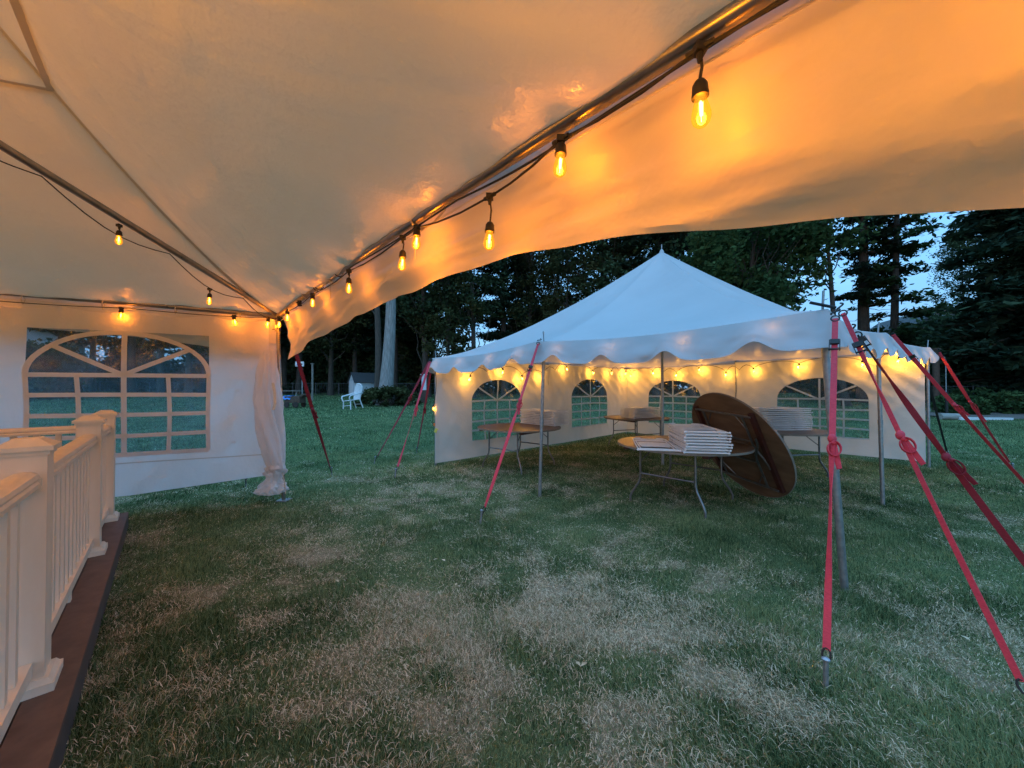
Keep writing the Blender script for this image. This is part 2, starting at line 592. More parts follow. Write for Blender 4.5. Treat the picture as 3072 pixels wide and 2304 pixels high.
# ground: one sheet, thatch and short turf between the blades
m = tint_mat('lawn_ground', [(0.0, (0.08, 0.13, 0.06)), (0.40, (0.14, 0.17, 0.08)), (0.6, (0.24, 0.22, 0.14)), (1.0, (0.34, 0.30, 0.21))])
nt = m.node_tree
n2 = noise_node(nt, 38.0, 5)
dif = [n for n in nt.nodes if n.type == 'BSDF_DIFFUSE'][0]
nt.links.new(bump(nt, n2.outputs['Fac'], 1.0, 0.03), dif.inputs['Normal'])
M['ground'] = m


def straw_prob(x, y):
    """where the lawn has dried to straw, 0..1"""
    n = fbm(x * 1.7 + 3, y * 1.7, 61, 2) * 0.42 + 0.62 * fbm(x * 5.2, y * 6.0, 71, 3)

    def blob(cx, cy_, rx, ry, a):
        return a * np.exp(-(((x - cx) / rx) ** 2 + ((y - cy_) / ry) ** 2))
    b = blob(0.2, 2.4, 1.5, 1.3, 0.75) + blob(-0.9, 5.0, 1.2, 0.9, 0.55) + blob(-1.6, 6.4, 1.5, 0.6, 0.45) + blob(2.4, 1.9, 1.1, 0.5, 0.55) + blob(-1.7, 3.4, 0.9, 0.8, 0.35) + blob(1.0, 4.6, 1.2, 0.4, 0.25)
    b = b - blob(2.4, 3.6, 1.3, 1.1, 0.5) - blob(-3, 9.5, 4, 3, 0.6) - blob(-2.2, 2.0, 0.8, 0.8, 0.3) - blob(0.6, 3.8, 0.8, 0.4, 0.3) - blob(1.7, 2.3, 0.55, 0.45, 0.5) - blob(3.2, 2.9, 1.3, 0.9, 0.45)
    far = np.clip((np.hypot(x, y) - 8) / 6, 0, 1) * 0.5
    return 1 / (1 + np.exp(-(n * 2.5 + b * 1.9 - 1.05 - far * 3) * 1.35))


# ------------------------------------------------------------------ ground
def axis(lim, fine, fine_lim, growth=1.25):
    a = list(np.arange(0, fine_lim + 1e-6, fine))
    st = fine
    while a[-1] < lim:
        st *= growth
        a.append(a[-1] + st)
    return np.array(a)


ax = axis(420, 0.09, 7, 1.12)
xs = np.concatenate([-ax[:0:-1], ax])
ys = np.concatenate([-axis(60, 0.6, 6)[:0:-1], ax])
XX, YY = np.meshgrid(xs, ys)
ZZ = gz(XX, YY) + 0.012 * fbm(XX * 0.5, YY * 0.5, 3)
gv = np.stack([XX.ravel(), YY.ravel(), ZZ.ravel()], 1)
nx_, ny_ = len(xs), len(ys)
ii, jj = np.meshgrid(np.arange(ny_ - 1), np.arange(nx_ - 1), indexing='ij')
a0 = (ii * nx_ + jj).ravel()
gf = np.stack([a0, a0 + 1, a0 + nx_ + 1, a0 + nx_], 1)
gt = np.zeros((len(gv), 4))
gt[:, 0] = np.clip(straw_prob(gv[:, 0], gv[:, 1]) * 0.95 + 0.10 * fbm(gv[:, 0] * 2.0, gv[:, 1] * 2.0, 5, 3), 0, 1)
gt[:, 3] = 1
link_mesh('ground', np_mesh('ground', gv, gf, gt, smooth=True), M['ground'], None, 'structure')

# ------------------------------------------------------------------ common axes of the tents and the deck
U = Vector((0.684, -0.7296, 0))            # along the near eave, towards the camera
NRM = Vector((0.7296, 0.684, 0))           # outward from the near tent
C = Vector((-3.05, 4.80, 0))               # near tent's visible corner
V = Vector((-0.908, -0.419, 0))            # along its other eave
EAVE = 2.389
PEAK = 5.05
SIDE = 6.1
D_ = C + U * SIDE
E_ = C + V * SIDE
F_ = C + (U + V) * SIDE
O_ = (C + F_) * 0.5


def up(p, z):
    return Vector((p[0], p[1], z))


# ------------------------------------------------------------------ near frame tent
ft = thing('frame_tent', 'cream high-peak frame tent overhead with metal pipes, arched valance and string lights', 'tent', (C.x, C.y, 0))
FO = ft.location


def roof_z(t):
    return EAVE + 0.035 + (PEAK - EAVE) * t ** 1.38


def near_roof_panel(A, B, seed, n=44, mseg=90):
    T, S = np.meshgrid(np.linspace(0, 0.985, n + 1), np.linspace(0, 1, mseg + 1), indexing='ij')
    a, b, o = np.array(A), np.array(B), np.array(O_)
    E = a + (b - a) * S[..., None]
    Q = E + (o - E) * T[..., None]
    Z = roof_z(T)
    hip = np.minimum(S, 1 - S)
    Z -= 0.10 * np.sin(np.pi * np.minimum(1, T * 1.1)) * (1 - np.exp(-hip / 0.12)) * (1 - T)
    ws = S * SIDE
    Z += (0.012 * np.exp(-T / 0.25) + 0.004) * fbm(ws * 2.6 + T * 6 * (S - 0.5), T * 2.2, seed, 3)
    Z += 0.012 * np.exp(-hip * SIDE / 0.7) * np.sin(hip * SIDE * 16) * np.exp(-T / 0.4) * np.minimum(1, T * 12)
    # tension creases running up the cloth beside each hip
    xe, ye = (S - 0.5) * SIDE * (1 - T), T * SIDE / 2
    for sg in (1, -1):
        c = sg * xe + SIDE / 2 - ye
        m_ = np.exp(-((c - 0.9) / 0.8) ** 2) * np.clip(fbm(c * 0.9 + 5, ye * 1.1, seed + 30, 2) + 0.45, 0, 1) * np.minimum(1, T * 8) * (1 - T)
        Z += 0.020 * m_ * vnoise(c * 7.5, ye * 0.55, seed + 40) + 0.011 * m_ * (1 - 2 * np.abs(vnoise(c * 12, ye * 0.8, seed + 50)))
    # puckers where the cloth wraps the eave pipe
    Z += 0.010 * np.exp(-T / 0.035) * vnoise(ws * 6.0, T * 30, seed + 60) * np.minimum(1, T * 40)
    v = np.concatenate([Q[..., :2], Z[..., None]], 2).reshape(-1, 3) - np.array(FO)
    ii, jj = np.meshgrid(np.arange(n), np.arange(mseg), indexing='ij')
    k0 = (ii * (mseg + 1) + jj).ravel()
    f = np.stack([k0, k0 + 1, k0 + mseg + 2, k0 + mseg + 1], 1)
    link_mesh('roof_panel', np_mesh('roof_panel', v, f, smooth=True), M['near_roof'], ft)


near_roof_panel(C, D_, 1, 110, 220)
near_roof_panel(E_, C, 2, 90, 180)
near_roof_panel(F_, E_, 3)
near_roof_panel(D_, F_, 4)


def strip(pts, side, w, name, mat):
    MB(FO).ribbon(pts, [side] * len(pts), w, 0.002).build(name, mat, ft)


# double-cloth seams under the roof: the four hips and two level seams near the peak
for K in (C, D_, E_, F_):
    pts = [up(K.lerp(O_, t), roof_z(t) - 0.006) for t in np.linspace(0.02, 0.97, 24)]
    sd_ = Vector((0, 0, 1)).cross(O_ - K)
    strip(pts, sd_, 0.045, 'hip_seam', M['seam'])
for A, B in ((C, D_), (E_, C), (F_, E_), (D_, F_)):
    t = 0.585
    a, b = A.lerp(O_, t), B.lerp(O_, t)
    pts = []
    for k in np.linspace(0, 1, 14):
        q = a.lerp(b, k)
        hip = min(k, 1 - k)
        z = roof_z(t) - 0.10 * math.sin(math.pi * t * 1.1) * (1 - math.exp(-hip / 0.12)) * (1 - t) - 0.008
        pts.append(up(q, z))
    strip(pts, Vector((0, 0, 1)).cross(B - A) + Vector((0, 0, 0.4)), 0.06, 'level_seam', M['seam'])


def eave_pts(A, B, z, off=0.0, bow=0.05, n=25):
    d = (B - A).normalized()
    nn = d.cross(Vector((0, 0, 1)))
    if nn.dot(A - O_) < 0:
        nn = -nn
    return [up(A.lerp(B, k) + nn * off, z + bow * math.sin(math.pi * k)) for k in np.linspace(0, 1, n)], nn


for A, B in ((C, D_), (C, E_), (E_, F_), (F_, D_)):
    pts, _ = eave_pts(A, B, EAVE)
    o = MB(FO).tube(pts, 0.029, 14).build('eave_pipe', M['alu'], ft)
    cp = MB(FO)
    cp.tube([pts[12] - (pts[13] - pts[12]) * 0.6, pts[12] + (pts[13] - pts[12]) * 0.6], 0.031, 14)
    cp.build('pipe_sleeve', M['alu'], o)
for K in (C, D_, E_, F_):
    top = up(O_, EAVE + 1.10)
    MB(FO).tube([up(K, EAVE + 0.01).lerp(top, k) for k in np.linspace(0, 1, 8)], 0.029, 14).build('hip_pipe', M['alu'], ft)
MB(FO).tube([up(O_, EAVE + 1.0), up(O_, PEAK)], 0.03, 12).build('peak_mast', M['alu'], ft)


def leg_base(K):
    return up(K + (Vector((0.10, -0.01, 0)) if K is C else Vector((0, 0, 0))), 0.0)


for K in (C, D_, E_, F_):
    top = up(K, EAVE - 0.05)
    MB(FO).tube([leg_base(K), top], 0.024, 14).build('leg_pole', M['alu'], ft)
    ff = MB(FO)
    ff.tube([up(K, EAVE - 0.2), up(K, EAVE + 0.03)], 0.032, 14)
    for dv in (U, V):
        sg = 1 if (O_ - K).dot(dv) > 0 else -1
        ff.tube([up(K, EAVE), up(K + dv * sg * 0.16, EAVE)], 0.031, 14)
    ff.tube([up(K + V * 0.05, EAVE - 0.17) - U * 0.05, up(K, EAVE - 0.17) + U * 0.05], 0.006, 6)
    ff.build('corner_fitting', M['alu'], ft)
    fb = MB(FO)
    b = leg_base(K)
    fb.box((b.x, b.y, 0.006), (0.14, 0.14, 0.012))
    fb.build('foot_plate', M['galv'], ft)


def arch_bottom(k):
    """lower edge of the valance along 0..1"""
    s = abs(k - 0.5) * 2
    return 2.115 - (0.40 if k > 0.5 else 0.29) * s ** 2.4


for idx, (A, B) in enumerate(((C, D_), (C, E_), (E_, F_), (F_, D_))):
    d = (B - A)
    nn = d.cross(Vector((0, 0, 1))).normalized()
    if nn.dot(A - O_) < 0:
        nn = -nn
    P = []
    nrow, ncol = 26, 150
    for i in range(nrow + 1):
        row = []
        h = i / nrow
        for j in range(ncol + 1):
            k = j / ncol
            zt = EAVE + 0.036 + 0.05 * math.sin(math.pi * k)
            zb = arch_bottom(k) + 0.006 * float(fbm(k * 22, 0.5, 60 + idx, 2))
            z = zt + (zb - zt) * h
            s = k * SIDE
            endf = abs(k - 0.5) * 2
            off = 0.036 + 0.13 * h ** 0.8
            off += 0.050 * h * float(fbm(s * 1.1 + h * 1.5, h * 3.0, 20 + idx, 3))
            off += 0.026 * h * math.sin(7 * (h * 0.55 + s * (0.25 if k < 0.5 else -0.25))) * (0.4 + endf)
            off += 0.02 * h * h * float(vnoise(s * 2.3, 0.0, 33 + idx))
            q = A.lerp(B, k) + nn * off
            row.append((q.x, q.y, z))
        P.append(row)
    MB(FO).grid(P).build('valance', M['near_valance'], ft)
    # stitched rope edge just under the pipe
    pts = [A.lerp(B, k) + nn * 0.024 + Vector((0, 0, EAVE - 0.062 + 0.05 * math.sin(math.pi * k))) for k in np.linspace(0.01, 0.99, 40)]
    MB(FO).tube(pts, 0.004, 6).build('rope_edge', M['near_valance'], ft)

# cream tie straps that lash the valance to the eave pipe
for s, tail in ((3.62, 0.20), (2.10, 0.16), (1.32, 0.20)):
    p = C + U * s
    zp = EAVE + 0.05 * math.sin(math.pi * s / SIDE)
    b = MB(FO)
    loop = []
    for a in np.linspace(-0.3, 2 * math.pi - 0.4, 16):
        loop.append(up(p, zp) - NRM * (0.034 * math.cos(a)) + Vector((0, 0, 0.034 * math.sin(a))) + U * 0.012 * (a / 6))
    b.ribbon(loop, [U] * 16, 0.018, 0.003)
    b.ribbon([loop[0], loop[0] + Vector((0, 0, 0.06)) - NRM * 0.05, loop[0] + Vector((0, 0, 0.13)) - NRM * 0.11 - U * 0.03], [U] * 3, 0.02, 0.003)
    q = up(p, zp - 0.03) + NRM * 0.0
    b.ribbon([q, q + U * 0.08 + Vector((0, 0, -0.05)), q + U * 0.22 + Vector((0, 0, -0.055)), q + U * 0.33 + Vector((0, 0, -0.02))], [Vector((0, 0, 1))] * 4, 0.016, 0.003)
    b.ribbon([q, q + Vector((0, 0, -tail * 0.6)) + U * 0.012, q + Vector((0, 0, -tail)) + U * 0.005], [U] * 3, 0.010, 0.002)
    b.build('tie_strap', M['tie'], ft)
for s in (1.72, 1.78, 2.32):
    p = C + U * s
    zp = EAVE + 0.05 * math.sin(math.pi * s / SIDE)
    pts = [up(p, zp) + NRM * (0.036 * math.cos(a)) + Vector((0, 0, 0.036 * math.sin(a) - 0.006)) for a in np.linspace(0, 2 * math.pi, 13)]
    MB(FO).tube(pts, 0.004, 6).build('bungee_loop', M['black'], ft)

# ------------------------------------------------------------------ wall panels with windows
def ray_rect(th, hw, z0, z1):
    c, s = math.cos(th), math.sin(th)
    r = 1e9
    if abs(c) > 1e-9:
        r = min(r, hw / abs(c))
    if s > 1e-9:
        r = min(r, z1 / s)
    if s < -1e-9:
        r = min(r, z0 / s)
    return r


def side_wall(label, A, B, win, zb, zt, mats, origin_mat, amp, seed, arch=True, cat='tent wall', group=None,
              rows=4, fan=3, strip_w=0.042, seam_z=None, extra_disp=None, nwin_inset=0.0):
    """one cloth panel A..B with one window. win = (centre along AB, width, sill z, spring z, top z)"""
    A, B = Vector(A), Vector(B)
    d = B - A
    L = d.length
    d = d / L
    n = d.cross(Vector((0, 0, 1)))
    cx, w, sill, spring, top = win
    root = thing('side_wall', label, cat, (A.x, A.y, 0), 0, group)
    og = root.location
    hw = w / 2
    zc = (sill + spring) / 2

    def zbot(s):
        return zb(s / L) if callable(zb) else zb

    def ztop(s):
        return zt(s / L) if callable(zt) else zt

    def disp(s, z):
        h = 1.0
        dd = amp * float(fbm(s * 1.5 + z * 0.7, z * 0.9, seed, 3))
        dd += amp * 0.5 * float(vnoise(s * 5.0 - z * 2, z * 2.2, seed + 9))
        if extra_disp:
            dd += extra_disp(s, z)
        return dd

    def W(s, z, push=0.0):
        q = A + d * s + n * (disp(s, z) + push)
        return (q.x, q.y, z + float(gz(q.x, q.y)) * 0)

    def inside(s, z):
        if abs(s) > hw or z < sill - zc:
            return False
        if not arch:
            return z < top - zc
        if z < spring - zc:
            return True
        return (s / hw) ** 2 + ((z - (spring - zc)) / (top - spring)) ** 2 <= 1

    def r_in(th):
        lo, hi = 0.0, 5.0
        for _ in range(36):
            mdl = (lo + hi) / 2
            if inside(mdl * math.cos(th), mdl * math.sin(th)):
                lo = mdl
            else:
                hi = mdl
        return lo

    ths = list(np.linspace(-math.pi, math.pi, 241)[:-1])
    for (px, pz) in ((hw, sill - zc), (-hw, sill - zc), (L - cx, -zc + zbot(L)), (-cx, -zc + zbot(0)), (L - cx, ztop(L) - zc), (-cx, ztop(0) - zc)):
        ths.append(math.atan2(pz, px))
    if not arch:
        for sx in (hw, -hw):
            ths.append(math.atan2(top - zc, sx))
    ths = sorted(set(round(t, 6) for t in ths))
    K = 24
    P = []
    for i in range(K + 1):
        row = []
        for th in ths + [ths[0]]:
            ri = r_in(th)
            c_, s_ = math.cos(th), math.sin(th)
            # outer: left/right edges of the cloth, sloping top and bottom
            ro = 1e9
            if c_ > 1e-9:
                ro = min(ro, (L - cx) / c_)
            if c_ < -1e-9:
                ro = min(ro, -cx / c_)
            lo, hi = ri, min(ro, 30)
            for _ in range(36):
                mdl = (lo + hi) / 2
                ss = min(max(cx + mdl * c_, 0), L)
                zz = zc + mdl * s_
                if zbot(ss) <= zz <= ztop(ss):
                    lo = mdl
                else:
                    hi = mdl
            ro = lo
            r = ri + (ro - ri) * (i / K)
            row.append(W(cx + r * c_, zc + r * s_))
        P.append(row)
    MB(og).grid(P).build('wall_cloth', mats[0], root)
    # window pane
    P = []
    for i in range(13):
        row = []
        for th in ths + [ths[0]]:
            r = r_in(th) * (1.0 + 0.012) * (i / 12)
            row.append(W(cx + r * math.cos(th), zc + r * math.sin(th), 0.004))
        P.append(row)
    pane = MB(og).grid(P).build('window', mats[1], root)
    # sewn strips that imitate glazing bars

    def bar(pts2, wd, name='muntin'):
        pts, sides = [], []
        m_ = len(pts2)
        for i in range(m_):
            pts.append(Vector(W(pts2[i][0], pts2[i][1], -0.006)))
        for i in range(m_):
            t = pts[min(i + 1, m_ - 1)] - pts[max(i - 1, 0)]
            sides.append(n.cross(t))
        MB(og).ribbon(pts, sides, wd, 0.003).build(name, mats[2], pane)

    jit = lambda a: a * float(RNG.normal())
    for k in range(rows + 1):
        z = sill + (spring - sill) * k / rows
        e = hw
        a_, b_, c2 = jit(0.007), jit(0.007), jit(0.011)
        bar([(cx - e + 2 * e * q, z + a_ + (b_ - a_) * q + c2 * math.sin(math.pi * q)) for q in np.linspace(0, 1, 9)], strip_w)
    for k in range(0, 5):
        x = cx - hw + w * k / 4
        if k in (0, 4) and arch and not origin_mat:
            continue
        zz = spring if k != 2 else (top - 0.01)
        c2 = jit(0.011)
        bar([(x + c2 * math.sin(math.pi * q), sill + (zz - sill) * q) for q in np.linspace(0, 1, 9)], strip_w * (1.0 if k == 2 else 0.85))
    for sg in (-1, 1):
        ang = math.radians(90 + sg * 50)
        a2 = top - spring
        if arch or origin_mat:
            ex, ez = hw * math.cos(ang), a2 * math.sin(ang)
        bar([(cx + ex * q, spring + ez * q) for q in np.linspace(0, 1, 6)], strip_w)
    if origin_mat:      # arch sewn on a square pane
        bar([(cx + hw * math.cos(a), spring + (top - spring) * 0.97 * math.sin(a)) for a in np.linspace(0, math.pi, 25)], strip_w)
    if seam_z:
        MB(og).ribbon([W(s, seam_z, -0.004) for s in np.linspace(0.02, L - 0.02, 40)], [Vector((0, 0, 1))] * 40, 0.012, 0.002).build('skirt_seam', M['seam'], root)
    return root, W, og


# near wall hung from the second eave
wa = C + V * 0.10
wb = C + V * 5.9


def near_zt(k):
    s = k * 5.66
    # pulled up at the ties, sagging between them
    return EAVE - 0.055 - 0.045 * abs(math.sin(math.pi * s / 0.62)) ** 1.3


def near_zb(k):
    return 0.33 - 0.10 * min(1, k * 5.66 / 1.3)


def near_disp(s, z):
    # folds hanging from each tie
    h = max(0, (z - 1.4) / 0.9)
    return 0.02 * h * math.sin(2 * math.pi * s / 0.62) + 0.03 * math.exp(-((s - 2.3) / 0.12) ** 2) * h + 0.02 * math.sin(s * 1.3 + z)


near_wall, NW, nw_o = side_wall('large cream side wall with clear arched window behind the deck railing', wa, wb, (1.375, 1.52, 0.70, 1.60, 2.09),
                     near_zb, near_zt, (M['wall'], M['pane'], M['muntin']), True, 0.020, 5, False, 'tent wall', None, 4, 3, 0.048, 0.60, near_disp)
# hanging ties
for s in np.arange(0.31, 5.5, 0.62):
    q = Vector(NW(s, EAVE - 0.06)) - nw_o
    pts = [q + Vector((0, 0, 0)), q + Vector((0.02, -0.03, 0.05)), q + Vector((0.0, 0.0, 0.10)), q + Vector((-0.01, 0.03, 0.05)), q]
    MB().tube(pts, 0.005, 6).build('tie', M['tie'], near_wall)
for (s, z, w_) in ((0.33, 1.42, 0.05), (0.36, 0.78, 0.05)):
    P = Vector(NW(s, z, -0.012)) - nw_o
    MB().ribbon([P - V * w_ / 2, P, P + V * w_ / 2], [Vector((0, 0, 1))] * 3, 0.022, 0.008).build('strap_keeper', M['wall'], near_wall)

# gathered cloth tied round the corner pole
gw = thing('gathered_wall', 'bunched cream wall cloth tied round the corner pole of the tent overhead', 'tent wall', (C.x, C.y, 0))


def bundle(z0, z1, rprof, name, cxy, seed, nf=9, amp=0.25):
    P = []
    for i in range(46):
        h = i / 45
        z = z0 + (z1 - z0) * h
        row = []
        c = cxy(h)
        r0 = rprof(h)
        for j in range(73):
            th = 2 * math.pi * j / 72
            r = r0 * (1 + amp * math.cos(nf * th + 3 * math.sin(h * 5 + seed)) * 0.5 + amp * 0.9 * float(fbm(math.cos(th) * 2.2 + 7, math.sin(th) * 2.2 + h * 5, seed, 3)))
            row.append((c[0] + r * 1.15 * math.cos(th), c[1] + r * 0.8 * math.sin(th), z))
        P.append(row)
    return MB(C).grid(P).build(name, M['wall'], gw)


bundle(0.42, 1.93, lambda h: 0.052 + 0.085 * math.sin(math.pi * min(1, 0.12 + h * 0.72)) - 0.035 * max(0, h - 0.8) * 5,
       'cloth_roll', lambda h: (C.x + 0.07 - 0.10 * math.sin(h * 2.4) - 0.05 * h, C.y - 0.09), 4, 7, 0.22)
bundle(0.12, 0.455, lambda h: 0.135 - 0.075 * h ** 1.2 + 0.02 * math.sin(h * 9), 'cloth_tail', lambda h: (C.x + 0.04 * h - 0.005, C.y - 0.10), 8, 6, 0.35)
MB(C).lathe([(0.083, -0.05), (0.10, -0.01), (0.085, 0.03)], (C.x + 0.06, C.y - 0.09, 0.45), seg=18).build('tie_band', M['wall'], gw)
MB(C).ribbon([(C.x + 0.07, C.y - 0.20, 1.52), (C.x + 0.10, C.y - 0.21, 1.40), (C.x + 0.10, C.y - 0.2, 1.26), (C.x + 0.08, C.y - 0.2, 1.18)], [Vector((1, 0.2, 0))] * 4, 0.03, 0.003).build('loose_tie', M['tie'], gw)
MB(C).ribbon([(C.x + 0.12, C.y - 0.10, 0.42), (C.x + 0.17, C.y - 0.12, 0.30), (C.x + 0.19, C.y - 0.12, 0.12)], [Vector((1, 0.2, 0))] * 3, 0.012, 0.002).build('loose_tie', M['tie'], gw)

# ------------------------------------------------------------------ string lights
BULB_ME = {}


def bulb_meshes():
    s = MB()
    s.lathe([(0.006, 0.034), (0.012, 0.031), (0.019, 0.020), (0.0205, 0.0), (0.0215, -0.002), (0.0215, -0.012), (0.018, -0.013)], seg=14)
    BULB_ME['socket'] = s.mesh('socket')
    BULB_ME['socket'].materials.append(M['black'])
    g = MB()
    g.lathe([(0.0135, -0.012), (0.0155, -0.022), (0.021, -0.040), (0.0245, -0.056), (0.0245, -0.066), (0.021, -0.078), (0.013, -0.086), (0.004, -0.089)], seg=18)
    BULB_ME['glass'] = g.mesh('glass', True, 80)
    BULB_ME['glass'].materials.append(M['glass'])
    f = MB()
    f.lathe([(0.0012, -0.020), (0.0042, -0.026), (0.0042, -0.058), (0.0015, -0.062), (0.0015, -0.076)], seg=8)
    f.tube([(0.0055, 0, -0.024), (0.004, 0, -0.06)], 0.0015, 6)
    BULB_ME['filament'] = f.mesh('filament')
    BULB_ME['filament'].materials.append(M['filament'])
    f2 = MB()
    f2.ball((0, 0, -0.05), 0.010, 8, 6, (1, 1, 2.2))
    BULB_ME['far_filament'] = f2.mesh('filament')
    BULB_ME['far_filament'].materials.append(M['filament'])
    BULB_ME['far_glass'] = BULB_ME['glass'].copy()
    BULB_ME['far_glass'].materials.clear()
    BULB_ME['far_glass'].materials.append(M['far_glass'])
    c = MB()
    c.tube([(0, 0, 0), (0.006, 0, 0.3), (0, 0, 1.0)], 0.0038, 6)
    BULB_ME['near_drop'] = c


bulb_meshes()
near_lamp = bpy.data.lights.new('bulb_light', 'POINT')
near_lamp.energy = BULB_W
near_lamp.color = LAMP_COL
near_lamp.shadow_soft_size = 0.012
fill_lamp = near_lamp.copy()
fill_lamp.energy = BULB_W * 4.4  # stronger than the visible bulbs: warm fill from the added unseen strands
fill_lamp.color = (1.0, 0.44, 0.03)
far_lamp = bpy.data.lights.new('far_bulb_light', 'POINT')
far_lamp.energy = FAR_W
far_lamp.color = FAR_COL
far_lamp.shadow_soft_size = 0.02
front_lamp = far_lamp.copy()
front_lamp.energy = FAR_W * 0.22


def add_bulb(root, pos, attach, tilt=(0, 0), far=False, lit=True, lamp=None):
    """pos: where the socket's middle sits; attach: the point of the cable it hangs from"""
    og = root.location
    p = Vector(pos) - og
    b = link_mesh('bulb', BULB_ME['far_glass' if far else 'glass'], None, root) if lit else link_mesh('empty_socket', BULB_ME['socket'], None, root)
    b.location = p
    b.rotation_euler = (tilt[0], tilt[1], 0)
    if lit:
        link_mesh('socket', BULB_ME['socket'], None, b)
        link_mesh('filament', BULB_ME['far_filament' if far else 'filament'], None, b)
        l = bpy.data.objects.new('bulb_light', lamp or (far_lamp if far else near_lamp))
        COL.objects.link(l)
        l.parent = b
        l.location = (0, 0, -0.05)
    # short lead and the moulded tee on the cable
    if attach is not None:
        q = Vector(attach) - og
        R = Euler((tilt[0], tilt[1], 0)).to_matrix()
        top = p + R @ Vector((0, 0, 0.032))
        lead = MB()
        lead.tube([top, top.lerp(q, 0.5) + Vector((0.006, 0, -0.004)), q], 0.0042 if not far else 0.005, 6)
        if not far:
            lead.box(q, (0.03, 0.03, 0.022))
            lead.tube([q - U * 0.035 + Vector((0, 0, 0.002)), q + U * 0.035], 0.0085, 8)
            lead.tube([q, q + (top - q).normalized() * 0.035], [0.012, 0.006], 8)
        lead.build('lead', M['black'], b if False else root)


def pipe_z(s):
    return EAVE + 0.05 * math.sin(math.pi * s / SIDE)


sl = thing('string_lights', 'black cable of glowing amber bulbs slung along the pipe beside the open valance', 'string lights', (C.x, C.y, EAVE))
inner = -NRM * 0.012


def on_eave(s, z, off=-0.028):
    q = C + U * s + NRM * off
    return Vector((q.x, q.y, z))


b1 = [(5.22, 2.235, 2.352, (0.04, -0.06)), (4.745, 2.300, 2.345, (0, 0.05)), (4.346, 2.145, 2.290, (0, 0.05)), (3.70, 2.325, 2.36, (0.03, 0.05)),
      (3.53, 2.245, 2.355, (0, 0.06)), (2.638, 2.275, 2.36, (0.03, 0)), (1.667, 2.325, 2.36, (0, 0)), (0.65, 2.325, 2.345, (0, 0)), (0.22, 2.30, 2.34, (0.02, 0.02)),
      (5.93, 2.25, 2.36, (0, 0))]
nodes = sorted([(s, za) for (s, zb_, za, tl) in b1])
cable = [on_eave(0.0, EAVE - 0.03)]
prev = (0.0, EAVE - 0.03)
for s, za in nodes:
    for k in (0.33, 0.66, 1.0):
        ss = prev[0] + (s - prev[0]) * k
        sag = 0.02 * math.sin(math.pi * k) * min(1, (s - prev[0]) / 0.5)
        cable.append(on_eave(ss, prev[1] + (za - prev[1]) * k - sag))
    prev = (s, za)
cable.append(on_eave(6.1, EAVE - 0.03))
MB(sl.location).tube(cable, 0.0048, 7).build('cable', M['black'], sl)
cable2 = []
for s in np.linspace(2.6, 6.1, 36):
    z = pipe_z(s) - 0.055 - 0.018 * abs(math.sin(s * 2.3)) - 0.02 * math.exp(-((s - 4.5) / 0.4) ** 2)
    cable2.append(on_eave(s, z, -0.026))
MB(sl.location).tube(cable2, 0.0048, 7).build('cable', M['black'], sl)
for (s, zb_, za, tl) in b1:
    add_bulb(sl, on_eave(s, zb_), on_eave(s, za), tl)
add_bulb(sl, on_eave(1.19, 2.335), on_eave(1.19, 2.37), (0.1, -0.15), False, False)
# one bulb pulled sideways above the pipe, pointing into the tent
q = on_eave(1.97, pipe_z(1.97) + 0.035, -0.05)
add_bulb(sl, q, q + NRM * 0.06, (math.radians(70), math.radians(55)))

sl2 = thing('string_lights', 'thin cable with two glowing bulbs sagging under the sloping roof pipe', 'string lights', (C.x, C.y, EAVE))


def on_hip(t, dz):
    q = C.lerp(O_, t)
    return Vector((q.x, q.y, EAVE + 1.10 * t + dz))


hip_b = [(0.2505, -0.16), (0.47, -0.06), (0.74, -0.08), (0.97, -0.08)]
pts = [on_hip(0.0, -0.04)]
for a, b in zip([0.0, 0.14, 0.36, 0.60, 0.86], [0.14, 0.36, 0.60, 0.86, 1.0]):
    za, zb_ = (-0.04, -0.04)
    for k in np.linspace(0.15, 1, 7):
        pts.append(on_hip(a + (b - a) * k, -0.04 - 0.11 * math.sin(math.pi * k) * min(1, (b - a) / 0.22)))
MB(sl2.location).tube(pts, 0.0045, 6).build('cable', M['black'], sl2)
for t, dz in hip_b:
    add_bulb(sl2, on_hip(t, dz - 0.075), on_hip(t, dz + 0.0), (0.05, 0.1))

sl3 = thing('string_lights', 'cable of glowing bulbs tied along the pipe above the windowed side wall', 'string lights', (C.x, C.y, EAVE))


def on_eave2(s, z, off=0.05):
    nn = Vector((0.419, -0.908, 0))
    q = C + V * s + nn * off
    return Vector((q.x, q.y, z))


pts = [on_eave2(s, EAVE - 0.035 - 0.02 * abs(math.sin(s * 2.2))) for s in np.linspace(0, 6.0, 60)]
MB(sl3.location).tube(pts, 0.0045, 6).build('cable', M['black'], sl3)
for s, z in ((0.10, 2.315), (0.455, 2.315), (1.489, 2.31), (2.62, 2.31), (3.6, 2.31), (4.6, 2.31), (5.6, 2.31)):
    add_bulb(sl3, on_eave2(s, z), on_eave2(s, EAVE - 0.04), (0.1, 0.25 * math.sin(s * 9)))
for K, lab in ((D_, 'beside the camera'), (E_, 'toward the far side'), (F_, 'toward the house side')):  # bulbs added along the hips out of view to warm the ceiling
    hp = thing('string_lights', 'added unseen bulbs under the roof pipe running ' + lab + ' of the tent overhead', 'string lights', (K.x, K.y, EAVE))
    pts = [up(K.lerp(O_, t), EAVE + 1.10 * t - 0.05 - 0.05 * abs(math.sin(t * 13))) for t in np.linspace(0, 1, 40)]
    MB(hp.location).tube(pts, 0.0045, 6).build('cable', M['black'], hp)
    for t in (0.24, 0.48, 0.72, 0.96):
        q = up(K.lerp(O_, t), EAVE + 1.10 * t - 0.17)
        add_bulb(hp, q, q + Vector((0, 0, 0.09)), (0.05, 0.1), False, True, fill_lamp)
